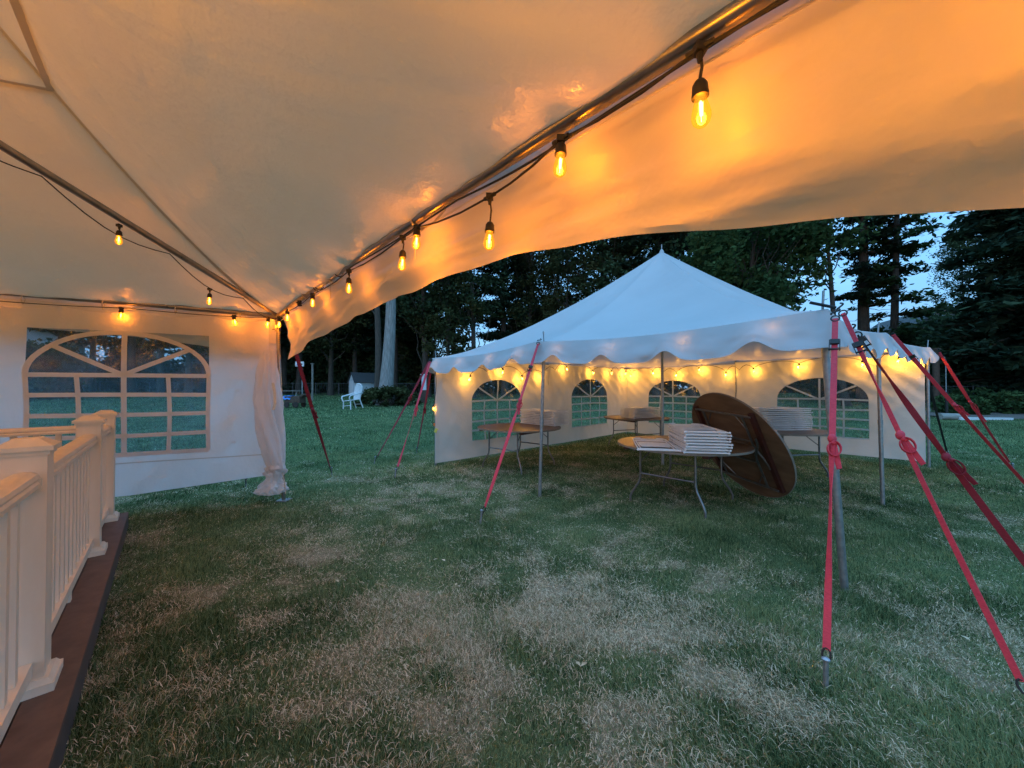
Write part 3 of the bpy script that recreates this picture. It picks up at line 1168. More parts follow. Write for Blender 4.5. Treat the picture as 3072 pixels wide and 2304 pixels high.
# bulbs added on the unseen eaves, brighter than the rest, to warm the tent
sl4 = thing('string_lights', 'added fill bulbs along the far eaves of the tent overhead, out of the picture', 'string lights', (F_.x, F_.y, EAVE))
for A, B in ((E_, F_), (F_, D_)):
    pts, nn = eave_pts(A, B, EAVE - 0.04, -0.03)
    MB(sl4.location).tube(pts, 0.0045, 6).build('cable', M['black'], sl4)
    for k in (0.15, 0.4, 0.65, 0.9):
        q = A.lerp(B, k) - nn * 0.05
        add_bulb(sl4, up(q, 2.33), up(q, EAVE - 0.02), (0, 0), False, True, fill_lamp)

# ------------------------------------------------------------------ white pole tent
L_ = Vector((-1.475, 6.985, 0)); N_ = Vector((2.355, 2.60, 0)); R_ = Vector((7.672, 6.779, 0)); B_ = Vector((3.673, 11.90, 0))
M1 = Vector((0.3435, 4.943, 0)); R1 = Vector((4.640, 4.590, 0)); B1 = Vector((0.878, 9.45, 0)); B2 = Vector((5.67, 9.34, 0))
CT = Vector((2.843, 6.985, 0))
NT = Vector((2.215, 2.60, 0))               # the near corner pole leans: its top
pt = thing('pole_tent', 'white pole tent with a peaked roof and scalloped valance, lit inside by bulbs', 'tent', (CT.x, CT.y, 0))
PO = pt.location
ring = [(L_, 2.02), (M1, 2.075), (NT, 2.005), (R1, 2.14), (R_, 2.20), (B2, 2.15), (B_, 2.12), (B1, 2.08)]
PK = 4.05
per = []
cum = 0.0
for i in range(8):
    a, za = ring[i]
    b, zb_ = ring[(i + 1) % 8]
    ln = (b - a).length
    m_ = 30
    d = (b - a).normalized()
    inn = (CT - (a + b) / 2).normalized()
    for k in range(m_):
        u_ = k / m_
        sag = math.sin(math.pi * u_)
        q = a.lerp(b, u_) + inn * 0.05 * sag
        z = za + (zb_ - za) * u_ - 0.055 * sag
        per.append((q, z, i + u_, cum + ln * u_, inn))
    cum += ln
PER = cum
nr = 40
P = []
for i in range(nr + 1):
    s = (i / nr) * 0.995
    row = []
    for (q, z, ph, sl_, inn) in per + [per[0]]:
        u_ = ph % 1.0
        ridge = 1 - abs(math.sin(math.pi * u_))
        k = 1.50 - 0.10 * ridge
        w_ = q.lerp(CT, s)
        zz = z + (PK - z) * s ** k
        # creases that leave each pole and run low along the eave
        e = math.exp(-s / 0.09)
        zz += (0.012 * e + 0.003) * float(fbm(sl_ * 2.2 + s * 3, s * 16, 41, 3)) * min(1, s * 30)
        zz += 0.026 * math.exp(-s / 0.17) * math.sin(s * 70 + 3 * math.sin(sl_ * 1.1)) * min(1, s * 14) * abs(math.sin(math.pi * u_)) * 0.6
        row.append((w_.x, w_.y, zz))
    P.append(row)
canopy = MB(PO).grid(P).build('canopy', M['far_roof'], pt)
MB(PO).lathe([(0.05, -0.03), (0.035, 0.02), (0.02, 0.05)], (CT.x, CT.y, PK - 0.015), seg=12).build('peak_cap', M['far_roof'], pt)


def scallop(sl_, side_len, side_pos):
    ph = ((sl_ + 0.25) / 0.735) % 1.0 - 0.5
    return 0.285 - 0.105 * math.exp(-(ph / 0.17) ** 2)


nv = 14
P = []
cols = per + [(per[0][0], per[0][1], 8.0, PER, per[0][4])]
cc = []
# resample perimeter finely so the scallops are smooth
for i in range(len(cols) - 1):
    a, b = cols[i], cols[i + 1]
    for k in (0, 0.34, 0.67):
        cc.append((a[0].lerp(b[0], k), a[1] + (b[1] - a[1]) * k, a[3] + (b[3] - a[3]) * k, a[4]))
cc.append(cc[0])
for i in range(nv + 1):
    h = i / nv
    row = []
    for j, (q, z, sl_, inn) in enumerate(cc):
        dep = scallop(sl_, 0, 0) + 0.008 * float(vnoise(sl_ * 3, 0, 77))
        off = 0.004 + 0.10 * h + 0.026 * h * float(fbm(sl_ * 2.4, h * 1.5, 52, 3)) + 0.014 * h * math.sin(sl_ * 19 + h * 2) * (0.5 + 0.5 * float(vnoise(sl_ * 0.8, 1, 5)))
        w_ = q - inn * (off + 0.01)
        row.append((w_.x, w_.y, z + 0.003 - dep * h))
    P.append(row)
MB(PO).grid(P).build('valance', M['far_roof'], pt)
for (b, t, z, r) in ((L_, L_, 2.02, 0.022), (M1, Vector((0.405, 4.943, 0)), 2.075, 0.022), (N_, NT, 2.005, 0.024), (R1, Vector((4.60, 4.59, 0)), 2.14, 0.022), (R_, R_, 2.20, 0.022),
                     (B2, B2, 2.15, 0.022), (B_, B_, 2.12, 0.024), (B1, B1, 2.08, 0.022)):
    inn = (CT - b).normalized() * 0.035
    bz = float(gz(b.x, b.y))
    o = MB(PO).tube([up(b + inn, bz - 0.01), up(b + inn, bz).lerp(up(t + inn, z - 0.01), 0.48), up(t + inn, z - 0.01)], r, 12).build('pole', M['galv'], pt)
    col = MB(PO)
    mid = up(b + inn, bz).lerp(up(t + inn, z), 0.48)
    dr = (up(t, z) - up(b, bz)).normalized()
    col.tube([mid - dr * 0.03, mid + dr * 0.03], r * 1.18, 12)
    col.build('pole_coupling', M['galv'], o)
    MB(PO).tube([up(t + inn, z - 0.03), up(t + inn * 0.6, z + 0.14)], 0.008, 8).build('pole_pin', M['galv'], o)
MB(PO).tube([up(CT, 0), up(CT, PK - 0.02)], 0.026, 12).build('centre_pole', M['galv'], pt)
MB(PO).tube([up(CT, PK - 0.02), up(CT, PK + 0.13)], 0.008, 8).build('pole_pin', M['galv'], pt)
# strap loops on the corner
rg = MB(PO)
rg.tube([up(NT - Vector((0.11, 0, 0)), 2.055), up(NT + Vector((0.05, -0.02, 0)), 2.015)], 0.011, 8)
rg.build('corner_plate', M['black_web'], pt)

# side walls of the pole tent
wz = lambda A, B: (lambda k: 0.045 + float(gz(*(A.lerp(B, k)[:2]))))
LB, BR = (B_ - L_), (R_ - B_)
lb, br = LB.length, BR.length
inL = (CT - (L_ + B_) / 2).normalized() * 0.06
inR = (CT - (R_ + B_) / 2).normalized() * 0.06


def gather(s0, s1):
    """fan creases pulled from a tied top corner"""
    def f(s, z):
        h = max(0.0, (z - 0.9))
        return 0.022 * h * math.sin((s * 2.4 + z * 3.0) * 7.0 + 2 * math.sin(s * 1.7)) * math.exp(-abs(s - s1) / 1.6) + 0.008 * h * float(vnoise(s * 9.0 + z * 5, z * 1.5, 31)) + 0.008 * math.sin(s * 17 + 3 * z + math.sin(s * 5)) * (0.3 + h) + 0.03 * max(0, 0.35 - z) * math.sin(s * 5.0)
    return f


mid = L_.lerp(B_, 0.457)
side_wall('cream wall of the white tent with arched window beside the string-light corner pole', L_ + inL, mid + inL, ((0.220) * lb, 1.40, 0.38, 1.19, 1.63), wz(L_, mid), 2.03,
          (M['far_wall'], M['far_pane'], M['muntin']), False, 0.020, 11, True, 'tent wall', 'walls of the white tent', 4, 3, 0.036, 0.30, gather(0, 3.0))
side_wall('creased cream wall with the narrow-looking arched window behind the two rear tables', mid + inL, B_ + inL, ((0.711 - 0.457) * lb, 1.72, 0.40, 1.22, 1.70), wz(mid, B_), 2.06,
          (M['far_wall'], M['far_pane'], M['muntin']), False, 0.020, 12, True, 'tent wall', 'walls of the white tent', 4, 3, 0.040, 0.30, gather(0, 3.7))
mid2 = B_.lerp(R_, 0.5)
side_wall('cream wall with an arched window behind the leaning brown table', B_ + inR, mid2 + inR, (0.246 * br, 1.54, 0.40, 1.22, 1.67), wz(B_, mid2), 2.06,
          (M['far_wall'], M['far_pane'], M['muntin']), False, 0.020, 13, True, 'tent wall', 'walls of the white tent', 4, 3, 0.040, 0.30, gather(0, 0))
side_wall('cream wall with the widest-looking arched window, behind the pink strap', mid2 + inR, R_ + inR - BR.normalized() * 0.06, ((0.756 - 0.5) * br, 1.54, 0.42, 1.21, 1.67), lambda k: 0.06 + 0.04 * k, 2.10,
          (M['far_wall'], M['far_pane'], M['muntin']), False, 0.020, 14, True, 'tent wall', 'walls of the white tent', 4, 3, 0.036, 0.36, gather(0, 3.2))

# bulbs inside the pole tent
fs1 = thing('string_lights', 'string of glowing bulbs looped along the back walls of the white tent', 'string lights', (B_.x, B_.y, 1.9))


def wall_pt(A, B, r_, off, z):
    """point on the wall line whose bearing x/y from the camera's spot is r_"""
    d = B - A
    t = (r_ * A.y - A.x) / (d.x - r_ * d.y)
    q = A + d * t
    inn = (CT - (A + B) / 2).normalized() * (0.06 + off)
    return Vector((q.x + inn.x, q.y + inn.y, z))


bl = []
for px, z in ((1395, 1.66), (1492, 1.83), (1550, 1.70), (1612, 1.75), (1683, 1.97), (1762, 1.90), (1818, 1.93), (1862, 1.93)):
    bl.append(wall_pt(L_, B_, (px - 1536) / 1108, 0.15, z))
for px, z in ((1905, 1.87), (1970, 1.93), (2040, 1.85), (2108, 1.96), (2188, 1.82), (2270, 1.89), (2405, 1.95), (2593, 1.95), (2700, 1.99), (2766, 2.02)):
    bl.append(wall_pt(B_, R_, (px - 1536) / 1108, 0.15, z))
pts = []
for i in range(len(bl) - 1):
    a, b = bl[i], bl[i + 1]
    for k in np.linspace(0, 1, 9)[:-1]:
        q = a.lerp(b, k)
        hump = 0.05 + 0.10 * math.sin(math.pi * k) ** 0.6 if (i * 7) % 3 else 0.05 + 0.13 * abs(math.sin(2 * math.pi * k)) * (1 - 0.3 * k)
        pts.append(q + Vector((0, 0, hump)))
pts.append(bl[-1] + Vector((0, 0, 0.05)))
MB(fs1.location).tube(pts, 0.006, 6).build('cable', M['black'], fs1)
for q in bl:
    add_bulb(fs1, q + Vector((0, 0, 0.02)), None, (0.15 * math.sin(q.x * 9), 0.2 * math.cos(q.x * 7)), True)

fs2 = thing('string_lights', 'string of bulbs glowing through the front valance of the white tent', 'string lights', (M1.x, M1.y, 1.9))
def by_eave(seg, u_, z, inset):
    q, ze, ph, sl_, inn = per[min(239, int((seg + u_) * 30))]
    return Vector((q.x + inn.x * inset, q.y + inn.y * inset, z))


bl, bl2 = [], []
for t, z in ((0.024, 1.905), (0.148, 1.925), (0.282, 1.94), (0.414, 1.955), (0.549, 1.96), (0.69, 1.90), (0.835, 1.915), (0.96, 1.93)):
    seg, u_ = (0, t / 0.47) if t < 0.47 else (1, (t - 0.47) / 0.53)
    bl.append(by_eave(seg, u_, z, 0.034))
for seg, u_, z in ((2, 0.13, 1.90), (2, 0.36, 1.92), (2, 0.62, 1.96), (2, 0.88, 2.0), (3, 0.12, 2.02), (3, 0.35, 2.0), (3, 0.6, 2.02), (3, 0.82, 2.03)):
    bl2.append(by_eave(seg, u_, z, 0.036))
for S in (bl, bl2):
    pts = []
    for i in range(len(S) - 1):
        for k in np.linspace(0, 1, 7)[:-1]:
            pts.append(S[i].lerp(S[i + 1], k) + Vector((0, 0, 0.045 - 0.03 * math.sin(math.pi * k))))
    pts.append(S[-1] + Vector((0, 0, 0.045)))
    MB(fs2.location).tube(pts, 0.006, 6).build('cable', M['black'], fs2)
    for q in S:
        add_bulb(fs2, q, None, (0, 0), True, True, front_lamp)
# the tail of the string hanging down the corner pole
q = up(L_ + Vector((0.02, -0.05, 0)), 0)
pts = [q + Vector((0.03 * math.sin(k * 5), 0, 1.9 - k * 1.15)) for k in np.linspace(0, 1, 16)]
MB(fs2.location).tube(pts, 0.006, 6).build('cable', M['black'], fs2)
add_bulb(fs2, q + Vector((-0.01, -0.02, 1.12)), None, (0.2, 0), True)
tg = MB(fs2.location)
tg.box(q + Vector((0.03, -0.01, 0.66)), (0.05, 0.01, 0.08), Euler((0, 0.4, 0)).to_matrix())
tg.build('plug_tag', M['tag'], fs2)
tg = MB(fs2.location)
tg.box(q + Vector((0.0, -0.01, 0.77)), (0.03, 0.03, 0.05))
tg.build('plug', M['orange_tag'], fs2)

# ------------------------------------------------------------------ red ratchet straps
def strap(label, top, base, width=0.044, mat='red', twists=((0, 0.2), (1, 0.2)), knots=(), buckle=None, hook=True, black_until=None, sag=0.02, stake=True, tail=0.18, kind='strap'):
    top, base = Vector(top), Vector(base)
    width *= 0.88
    root = thing('tie_down_strap', label, 'strap', base, 0, 'tie-down straps of the tents')
    og = base
    d = (base - top)
    t = d.normalized()
    vw = ((top + base) / 2 - Vector((0, 0, CAM_H)))
    s0 = t.cross(vw).normalized()
    n0 = t.cross(s0).normalized()
    n = 48
    k_end = 1 - 0.13 / d.length
    pts, sides = [], []
    tw = list(twists)
    for i in range(n + 1):
        k = i / n
        pts.append(top.lerp(base, k * k_end) - Vector((0, 0, sag * math.sin(math.pi * k))))
        for (ka, a), (kb, b) in zip(tw, tw[1:]):
            if ka <= k <= kb:
                ang = a + (b - a) * (k - ka) / max(kb - ka, 1e-6)
        sides.append(s0 * math.cos(ang) + n0 * math.sin(ang))
    i0 = 0
    if black_until:
        i0 = int(n * black_until)
        MB(og).ribbon(pts[:i0 + 1], sides[:i0 + 1], width * 0.7, 0.004).build('black_webbing', M['black_web'], root)
    MB(og).ribbon(pts[i0:], sides[i0:], width, 0.004).build('webbing', M[mat], root)
    if hook:
        hb = MB(og)
        c = top - t * 0.05
        hb.tube([c + s0 * 0.022 * math.cos(a) + t * (0.030 * a / 3.0 - 0.02) for a in np.linspace(-1.2, 3.6, 16)], 0.006, 6)
        hb.tube([top + s0 * 0.022 * math.cos(a) + t * 0.022 * math.sin(a) for a in np.linspace(0, 2 * math.pi, 14)], 0.005, 6)
        hb.build('hook', M['black'], root)
    if buckle is not None:
        c = top.lerp(base, buckle)
        R = Matrix((s0, n0, t)).transposed()
        bb = MB(og)
        bb.box(c + n0 * 0.010, (0.046, 0.016, 0.034), R)
        bb.box(c + s0 * 0.026 + t * 0.02, (0.005, 0.024, 0.075), R)
        bb.box(c - s0 * 0.026 + t * 0.02, (0.005, 0.024, 0.075), R)
        bb.tube([c - s0 * 0.03 + t * 0.05, c + s0 * 0.03 + t * 0.05], 0.006, 8)
        bb.build('buckle', M['black'], root)
    for k in knots:
        c = top.lerp(base, k) - Vector((0, 0, sag * math.sin(math.pi * k)))
        kb = MB(og)
        kb.ball(c, 0.024, 10, 8, (1, 0.8, 1.2))
        kb.ball(c + t * 0.026 + s0 * 0.010, 0.017, 8, 6)
        lp = [c + s0 * (0.01 + 0.03 * math.sin(a)) + t * (0.02 + tail * 0.5 * (1 - math.cos(a)) / 2) + n0 * 0.01 for a in np.linspace(0, math.pi * 1.8, 14)]
        kb.ribbon(lp, [n0 + s0 * 0.3] * 14, 0.024, 0.004)
        kb.ribbon([c, c + t * tail * 0.6 + s0 * 0.02, c + t * tail + s0 * 0.035], [s0, s0, s0 * 0.7 + n0 * 0.7], 0.030, 0.004)
        kb.build('knot', M[mat], root)
    if stake:
        rg_ = MB(og)
        e0 = pts[-1]
        rg_.tube([e0 + s0 * 0.016 * math.cos(a) + t * (0.02 + 0.028 * math.sin(a)) for a in np.linspace(0, 2 * math.pi, 12)], 0.005, 6)
        rg_.tube([e0 + t * 0.045, base - Vector((0, 0, 0.01))], 0.006, 6)
        rg_.build('ground_hook', M['black'], root)
        st = MB(og)
        dn = (t * 0.35 + Vector((0, 0, -1))).normalized()
        st.tube([base - dn * 0.09, base + dn * 0.15], 0.011, 8)
        st.ball(base - dn * 0.095, 0.019, 8, 5, (1, 1, 0.6))
        st.build('stake', M['galv'], root)
    return root


strap('pink-red strap dropping straight in front of the leaning corner pole', (2.175, 2.48, 1.92), (1.515, 1.80, 0.04), 0.036, 'red',
      ((0, 0.1), (0.42, 0.25), (0.58, 1.36), (0.72, 1.1), (0.92, 0.15), (1, 0.15)), (0.40,), 0.09)
strap('pink strap with a knotted loop slanting off the near corner pole to the lawn edge', (2.29, 2.55, 1.97), (2.26, 1.60, 0.03), 0.030, 'red',
      ((0, 0.2), (0.13, 0.4), (0.26, 1.35), (0.34, 0.5), (0.6, 0.7), (1, 0.3)), (0.40,), 0.12)
strap('dark red strap with black ratchet webbing and a twisted double knot', (2.40, 2.56, 1.82), (2.98, 1.86, 0.03), 0.040, 'dark_red',
      ((0, 1.2), (0.18, 1.3), (0.30, 0.15), (0.45, 0.9), (0.6, 0.35), (1, 0.35)), (0.43,), 0.02, True, 0.12)
strap('red strap from the side pole with black hook and buckle over the wall corner', (4.70, 4.55, 2.11), (6.16, 4.23, 0.03), 0.046, 'red',
      ((0, 0.3), (0.4, 0.3), (0.55, 0.8), (1, 0.7)), (0.40,), 0.13)
strap('red strap beyond the white tent ending in a long loose tail', (7.76, 6.70, 2.10), (8.83, 6.52, 0.03), 0.055, 'red',
      ((0, 0.9), (0.3, 0.3), (0.5, 0.9), (1, 1.0)), (0.42,), None, True, None, 0.02, True, 0.42)
strap('dark strap falling steeply outside the rear corner of the white tent', (7.72, 6.95, 2.08), (9.02, 7.66, 0.05), 0.055, 'black_web', ((0, 0.6), (1, 1.0)), (), None)
strap('bright red strap with black hook and buckle ahead of the middle tent pole', (0.345, 4.855, 2.04), (-0.335, 3.99, 0.04), 0.044, 'red',
      ((0, 0.9), (0.17, 0.5), (0.36, 0.8), (0.44, 1.35), (0.5, 0.4), (0.9, 0.6), (1, 1.1)), (0.36,), 0.16)
strap('longest dark red strap leaving the corner beside the small lamp', (-1.56, 6.98, 1.97), (-2.65, 7.14, 0.04), 0.05, 'dark_red', ((0, 0.5), (0.5, 0.9), (1, 1.3)), (0.33,), None)
strap('pale red strap twisting edge-on before it meets the straw-coloured grass', (-1.54, 6.92, 1.95), (-1.91, 6.06, 0.04), 0.05, 'red', ((0, 0.3), (0.4, 0.8), (0.6, 1.54), (0.75, 1.4), (1, 0.7)), (0.42,), None)
strap('steep dark strap standing close to the corner pole of the white tent', (-1.52, 7.05, 1.96), (-2.12, 8.24, 0.04), 0.05, 'dark_red', ((0, 0.4), (1, 1.3)), (0.45,), None)
strap('dark red strap from the overhead tent corner to the open lawn', (-3.02, 4.98, 2.28), (-3.0, 6.16, 0.04), 0.055, 'dark_red', ((0, 0.1), (0.45, 0.2), (1, 1.3)), (0.50,), None)
strap('short black strap end showing under the hem of the windowed wall', (-3.45, 4.86, 1.9), (-3.88, 5.40, 0.05), 0.03, 'black_web', ((0, 0.3), (1, 0.3)), (), None, True, None)

# ------------------------------------------------------------------ round tables
def table_parts(root, rad, folded=False):
    """top surface at z = 0 facing +z; legs below"""
    tt = MB()
    tt.lathe([(0.0, -0.019), (rad - 0.004, -0.019), (rad - 0.004, 0.0), (0.0, 0.0)], seg=72)
    top = tt.build('tabletop', M['wood'], root)
    un = MB()
    un.lathe([(0.0, -0.0215), (rad - 0.012, -0.0215), (rad - 0.012, -0.0195), (0.0, -0.0195)], seg=72)
    un.build('underside', M['under'], root)
    ed = MB()
    pr = [(rad - 0.004, -0.023), (rad + 0.003, -0.023), (rad + 0.003, 0.002), (rad - 0.004, 0.002)]
    b = len(ed.v)
    seg = 72
    for r, h in pr:
        for k in range(seg):
            th = 2 * math.pi * k / seg
            ed.v.append(Vector((r * math.cos(th), r * math.sin(th), h)))
    for i in range(4):
        for k in range(seg):
            k2 = (k + 1) % seg
            ed.f.append((i * seg + k, i * seg + k2, ((i + 1) % 4) * seg + k2, ((i + 1) % 4) * seg + k))
    ed.build('table_edge', M['edge'], root)
    for sx in (-1, 1):
        MB().box((sx * 0.47, 0, -0.043), (0.06, rad * 1.42, 0.042)).build('cleat', M['cleat'], root)
    h = 0.72
    w = 0.33
    for sy in (-1, 1):
        if not folded:
            y0, zf = sy * 0.45, 1
            for sx in (-1, 1):
                l = [(sx * w, y0, -0.03), (sx * w, y0, -0.40), (sx * (w + 0.015), y0, -0.47), (sx * (w + 0.09), y0 + sy * 0.03, -0.60), (sx * (w + 0.115), y0 + sy * 0.04, -0.66), (sx * (w + 0.115), y0 + sy * 0.04, -h)]
                MB().tube(l, 0.014, 9).build('leg', M['leg'], root)
            MB().tube([(-w, y0, -0.36), (w, y0, -0.36)], 0.011, 8).build('crossbar', M['leg'], root)
            MB().tube([(-w * 1.25, y0, -0.036), (w * 1.25, y0, -0.036)], 0.014, 8).build('pivot_bar', M['leg'], root)
            for sx in (-1, 1):
                MB().tube([(sx * w, y0, -0.22), (sx * w * 0.75, y0 - sy * 0.20, -0.05)], 0.007, 6).build('brace', M['leg'], root)
        else:
            # folded flat against the underside
            y0 = sy * 0.50
            zz = -0.06 - (0.03 if sy > 0 else 0)
            for sx in (-1, 1):
                l = [(sx * w, y0, zz), (sx * w, y0 - sy * 0.40, zz), (sx * (w + 0.015), y0 - sy * 0.47, zz), (sx * (w + 0.09), y0 - sy * 0.60, zz), (sx * (w + 0.115), y0 - sy * 0.66, zz), (sx * (w + 0.115), y0 - sy * h, zz)]
                MB().tube(l, 0.014, 9).build('leg', M['leg'], root)
            MB().tube([(-w, y0 - sy * 0.36, zz), (w, y0 - sy * 0.36, zz)], 0.011, 8).build('crossbar', M['leg'], root)
            MB().tube([(-0.47, y0, zz), (0.47, y0, zz)], 0.014, 8).build('pivot_bar', M['leg'], root)
            for sx in (-1, 1):
                MB().tube([(sx * w, y0 - sy * 0.2, zz), (sx * w * 0.6, y0 - sy * 0.02, zz + 0.02)], 0.007, 6).build('brace', M['leg'], root)
    return root


TG = 'round folding tables under the white tent'
tb = table_parts(thing('round_table', 'nearest brown round table carrying a tall chair stack and one single folded chair', 'table', (2.17, 4.74, 0.745), math.radians(-46), TG), 0.785)
t2 = table_parts(thing('round_table', 'dark brown round table between the middle pole and the first arched window', 'table', (0.13, 6.80, 0.745), math.radians(-40), TG), 0.76)
t3 = copy_tree(t2, (3.02, 9.0, 0.745), math.radians(20), 'small-looking brown round table at the rear corner pole beneath a warm-lit chair stack')
t4 = copy_tree(t2, (4.55, 6.35, 0.745), math.radians(8), 'round table mostly hidden behind the big leaning table')
t5 = table_parts(thing('leaning_table', 'large round table tipped on its edge showing plywood underside and folded legs', 'table', (2.985, 4.885, 0.715), 0, TG), 0.762, True)
nu = Vector((-0.875, -0.157, -0.457)).normalized()          # direction the underside faces
zax = -nu
cdir = Vector((0.43, 0.135, -0.87))                      # direction of the dark cleats along the underside
cdir = (cdir - zax * cdir.dot(zax)).normalized()
xax = cdir.cross(zax).normalized()
t5.rotation_euler = Matrix((xax, cdir, zax)).transposed().to_euler()

# ------------------------------------------------------------------ folded white chairs
def make_chair(label):
    """lying flat: feet at y = 0, top of the back at y = 0.9, 30 mm thick"""
    r = thing('folding_chair', label, 'folding chair', (0, 0, 0), 0, 'folded white chairs stacked on the tables')
    a = MB()
    for sx in (-1, 1):
        a.tube([(sx * 0.212, 0.0, 0.012), (sx * 0.212, 0.45, 0.014), (sx * 0.205, 0.80, 0.018), (sx * 0.17, 0.895, 0.018), (sx * 0.10, 0.91, 0.018)], 0.0082, 8)
    a.tube([(-0.212, 0.012, 0.012), (0.212, 0.012, 0.012)], 0.0088, 8)
    a.build('outer_frame', M['resin'], r)
    b = MB()
    for sx in (-1, 1):
        b.tube([(sx * 0.182, 0.05, 0.0125), (sx * 0.182, 0.66, 0.0125)], 0.0075, 8)
    b.tube([(-0.19, 0.085, 0.0125), (0.19, 0.085, 0.0125)], 0.0078, 8)
    b.build('inner_frame', M['resin'], r)
    P = []
    for i in range(7):
        row = []
        for j in range(9):
            x = -0.172 + 0.344 * j / 8
            y = 0.22 + 0.36 * i / 6
            x *= 1 - 0.10 * (i == 0) - 0.04 * (i == 6)
            row.append((x, y, 0.019 + 0.004 * math.sin(math.pi * j / 8) - (0.006 if i in (0, 6) else 0)))
        P.append(row)
    s = MB().grid(P)
    s.box((0, 0.40, 0.013), (0.29, 0.33, 0.005))
    s.build('seat', M['seat'], r)
    for y, w_ in ((0.86, 0.36), (0.72, 0.39)):
        bk = MB()
        bk.ribbon([(-w_ / 2, y - 0.012, 0.0125), (-w_ / 4, y, 0.0125), (0, y + 0.006, 0.0125), (w_ / 4, y, 0.0125), (w_ / 2, y - 0.012, 0.0125)], [Vector((0, 1, 0))] * 5, 0.07, 0.009)
        bk.build('back_slat', M['resin'], r)
    for sx in (-1, 1):
        f = MB()
        f.ball((sx * 0.222, 0.004, 0.0125), 0.0135, 8, 6)
        f.ball((sx * 0.196, 0.052, 0.0125), 0.0115, 8, 6)
        f.build('foot_cap', M['resin'], r)
    return r


chair0 = make_chair('single white folded chair lying by itself on the nearest table')
chair0.location = (1.63, 4.10, 0.75)
chair0.rotation_euler = (math.radians(0.5), 0, math.radians(-13))


def stack(n, x, y, rotz, where, dz=0.0315, seed=0):
    rr = random.Random(seed)
    for k in range(n):
        fr = n - 1 - k
        if k == n - 1:
            lab = f'topmost white folded chair, stack on {where}'
        elif k == 0:
            lab = f'lowest white folded chair, stack on {where}'
        else:
            lab = f'white folded chair, {ORD[fr]} from the top, stack on {where}'
        j = rr.uniform(-0.012, 0.012)
        copy_tree(chair0, (x + j, y + rr.uniform(-0.012, 0.012), 0.748 + dz * k), rotz + rr.uniform(-0.02, 0.02), lab, None,
                  (rr.uniform(-0.004, 0.004), rr.uniform(-0.006, 0.006), rotz + rr.uniform(-0.02, 0.02)))


stack(8, 2.08, 3.93, math.radians(-10), 'the nearest table', seed=1)
stack(9, 0.93, 6.93, math.radians(46), 'the table by the first window', seed=2)
stack(8, 2.72, 8.72, math.radians(-63), 'the table at the rear corner', seed=3)
stack(12, 4.98, 6.40, math.radians(96), 'the table behind the leaning one', seed=4)

# ------------------------------------------------------------------ deck and railing
P1 = Vector((-2.075, 1.585, 0)); P2 = Vector((-3.27, 2.865, 0)); P3 = Vector((-3.945, 3.59, 0))
DU = (P1 - P3).normalized()                 # along the railing, towards the camera
DN = Vector((-DU.y, DU.x, 0))               # outward
if DN.dot(Vector((1, 1, 0))) < 0:
    DN = -DN
P0 = P1 + DU * 1.8
RD = Matrix((DU, DN, Vector((0, 0, 1)))).transposed()
DZ = 0.17
dk = thing('deck', 'low brown composite deck with grey fascia beneath the almond railing', 'deck', P3)
edge_c = P3 + DN * 0.152
bw = 0.14
for i in range(22):
    off = -i * (bw + 0.005) - bw / 2
    c = edge_c + DN * off + DU * 2.3
    b = MB(P3)
    b.box((c.x, c.y, DZ - 0.0125), (5.0, bw, 0.025), RD)
    b.build('deck_board', M['deck'], dk)
fs = MB(P3)
c = edge_c - DN * 0.013 + DU * 2.3
fs.box((c.x, c.y, DZ / 2 - 0.03), (4.98, 0.022, 0.17), RD)
fs.build('fascia', M['fascia'], dk)
fs = MB(P3)
c = edge_c - DU * 0.185 - DN * 1.6
fs.box((c.x, c.y, DZ / 2 - 0.03), (0.022, 3.2, 0.17), RD)
fs.build('fascia', M['fascia'], dk)

rl = thing('deck_railing', 'almond composite deck railing with square capped posts and balusters', 'railing', (P3.x, P3.y, DZ))
RO = rl.location


def post(p):
    b = MB(RO)
    b.box((p.x, p.y, DZ + 0.51), (0.127, 0.127, 1.02), RD)
    o = b.build('post', M['rail'], rl, False)
    cp = MB(RO)
    cp.box((p.x, p.y, DZ + 1.008), (0.142, 0.142, 0.02), RD)
    cp.box((p.x, p.y, DZ + 1.026), (0.165, 0.165, 0.020), RD)
    cp.box((p.x, p.y, DZ + 1.052), (0.158, 0.158, 0.032), RD, 0.45)
    cp.build('post_cap', M['rail'], o, False)
    sk = MB(RO)
    sk.box((p.x, p.y, DZ + 0.018), (0.19, 0.19, 0.036), RD)
    sk.box((p.x, p.y, DZ + 0.046), (0.178, 0.178, 0.022), RD, 0.86)
    sk.build('post_skirt', M['rail'], o, False)


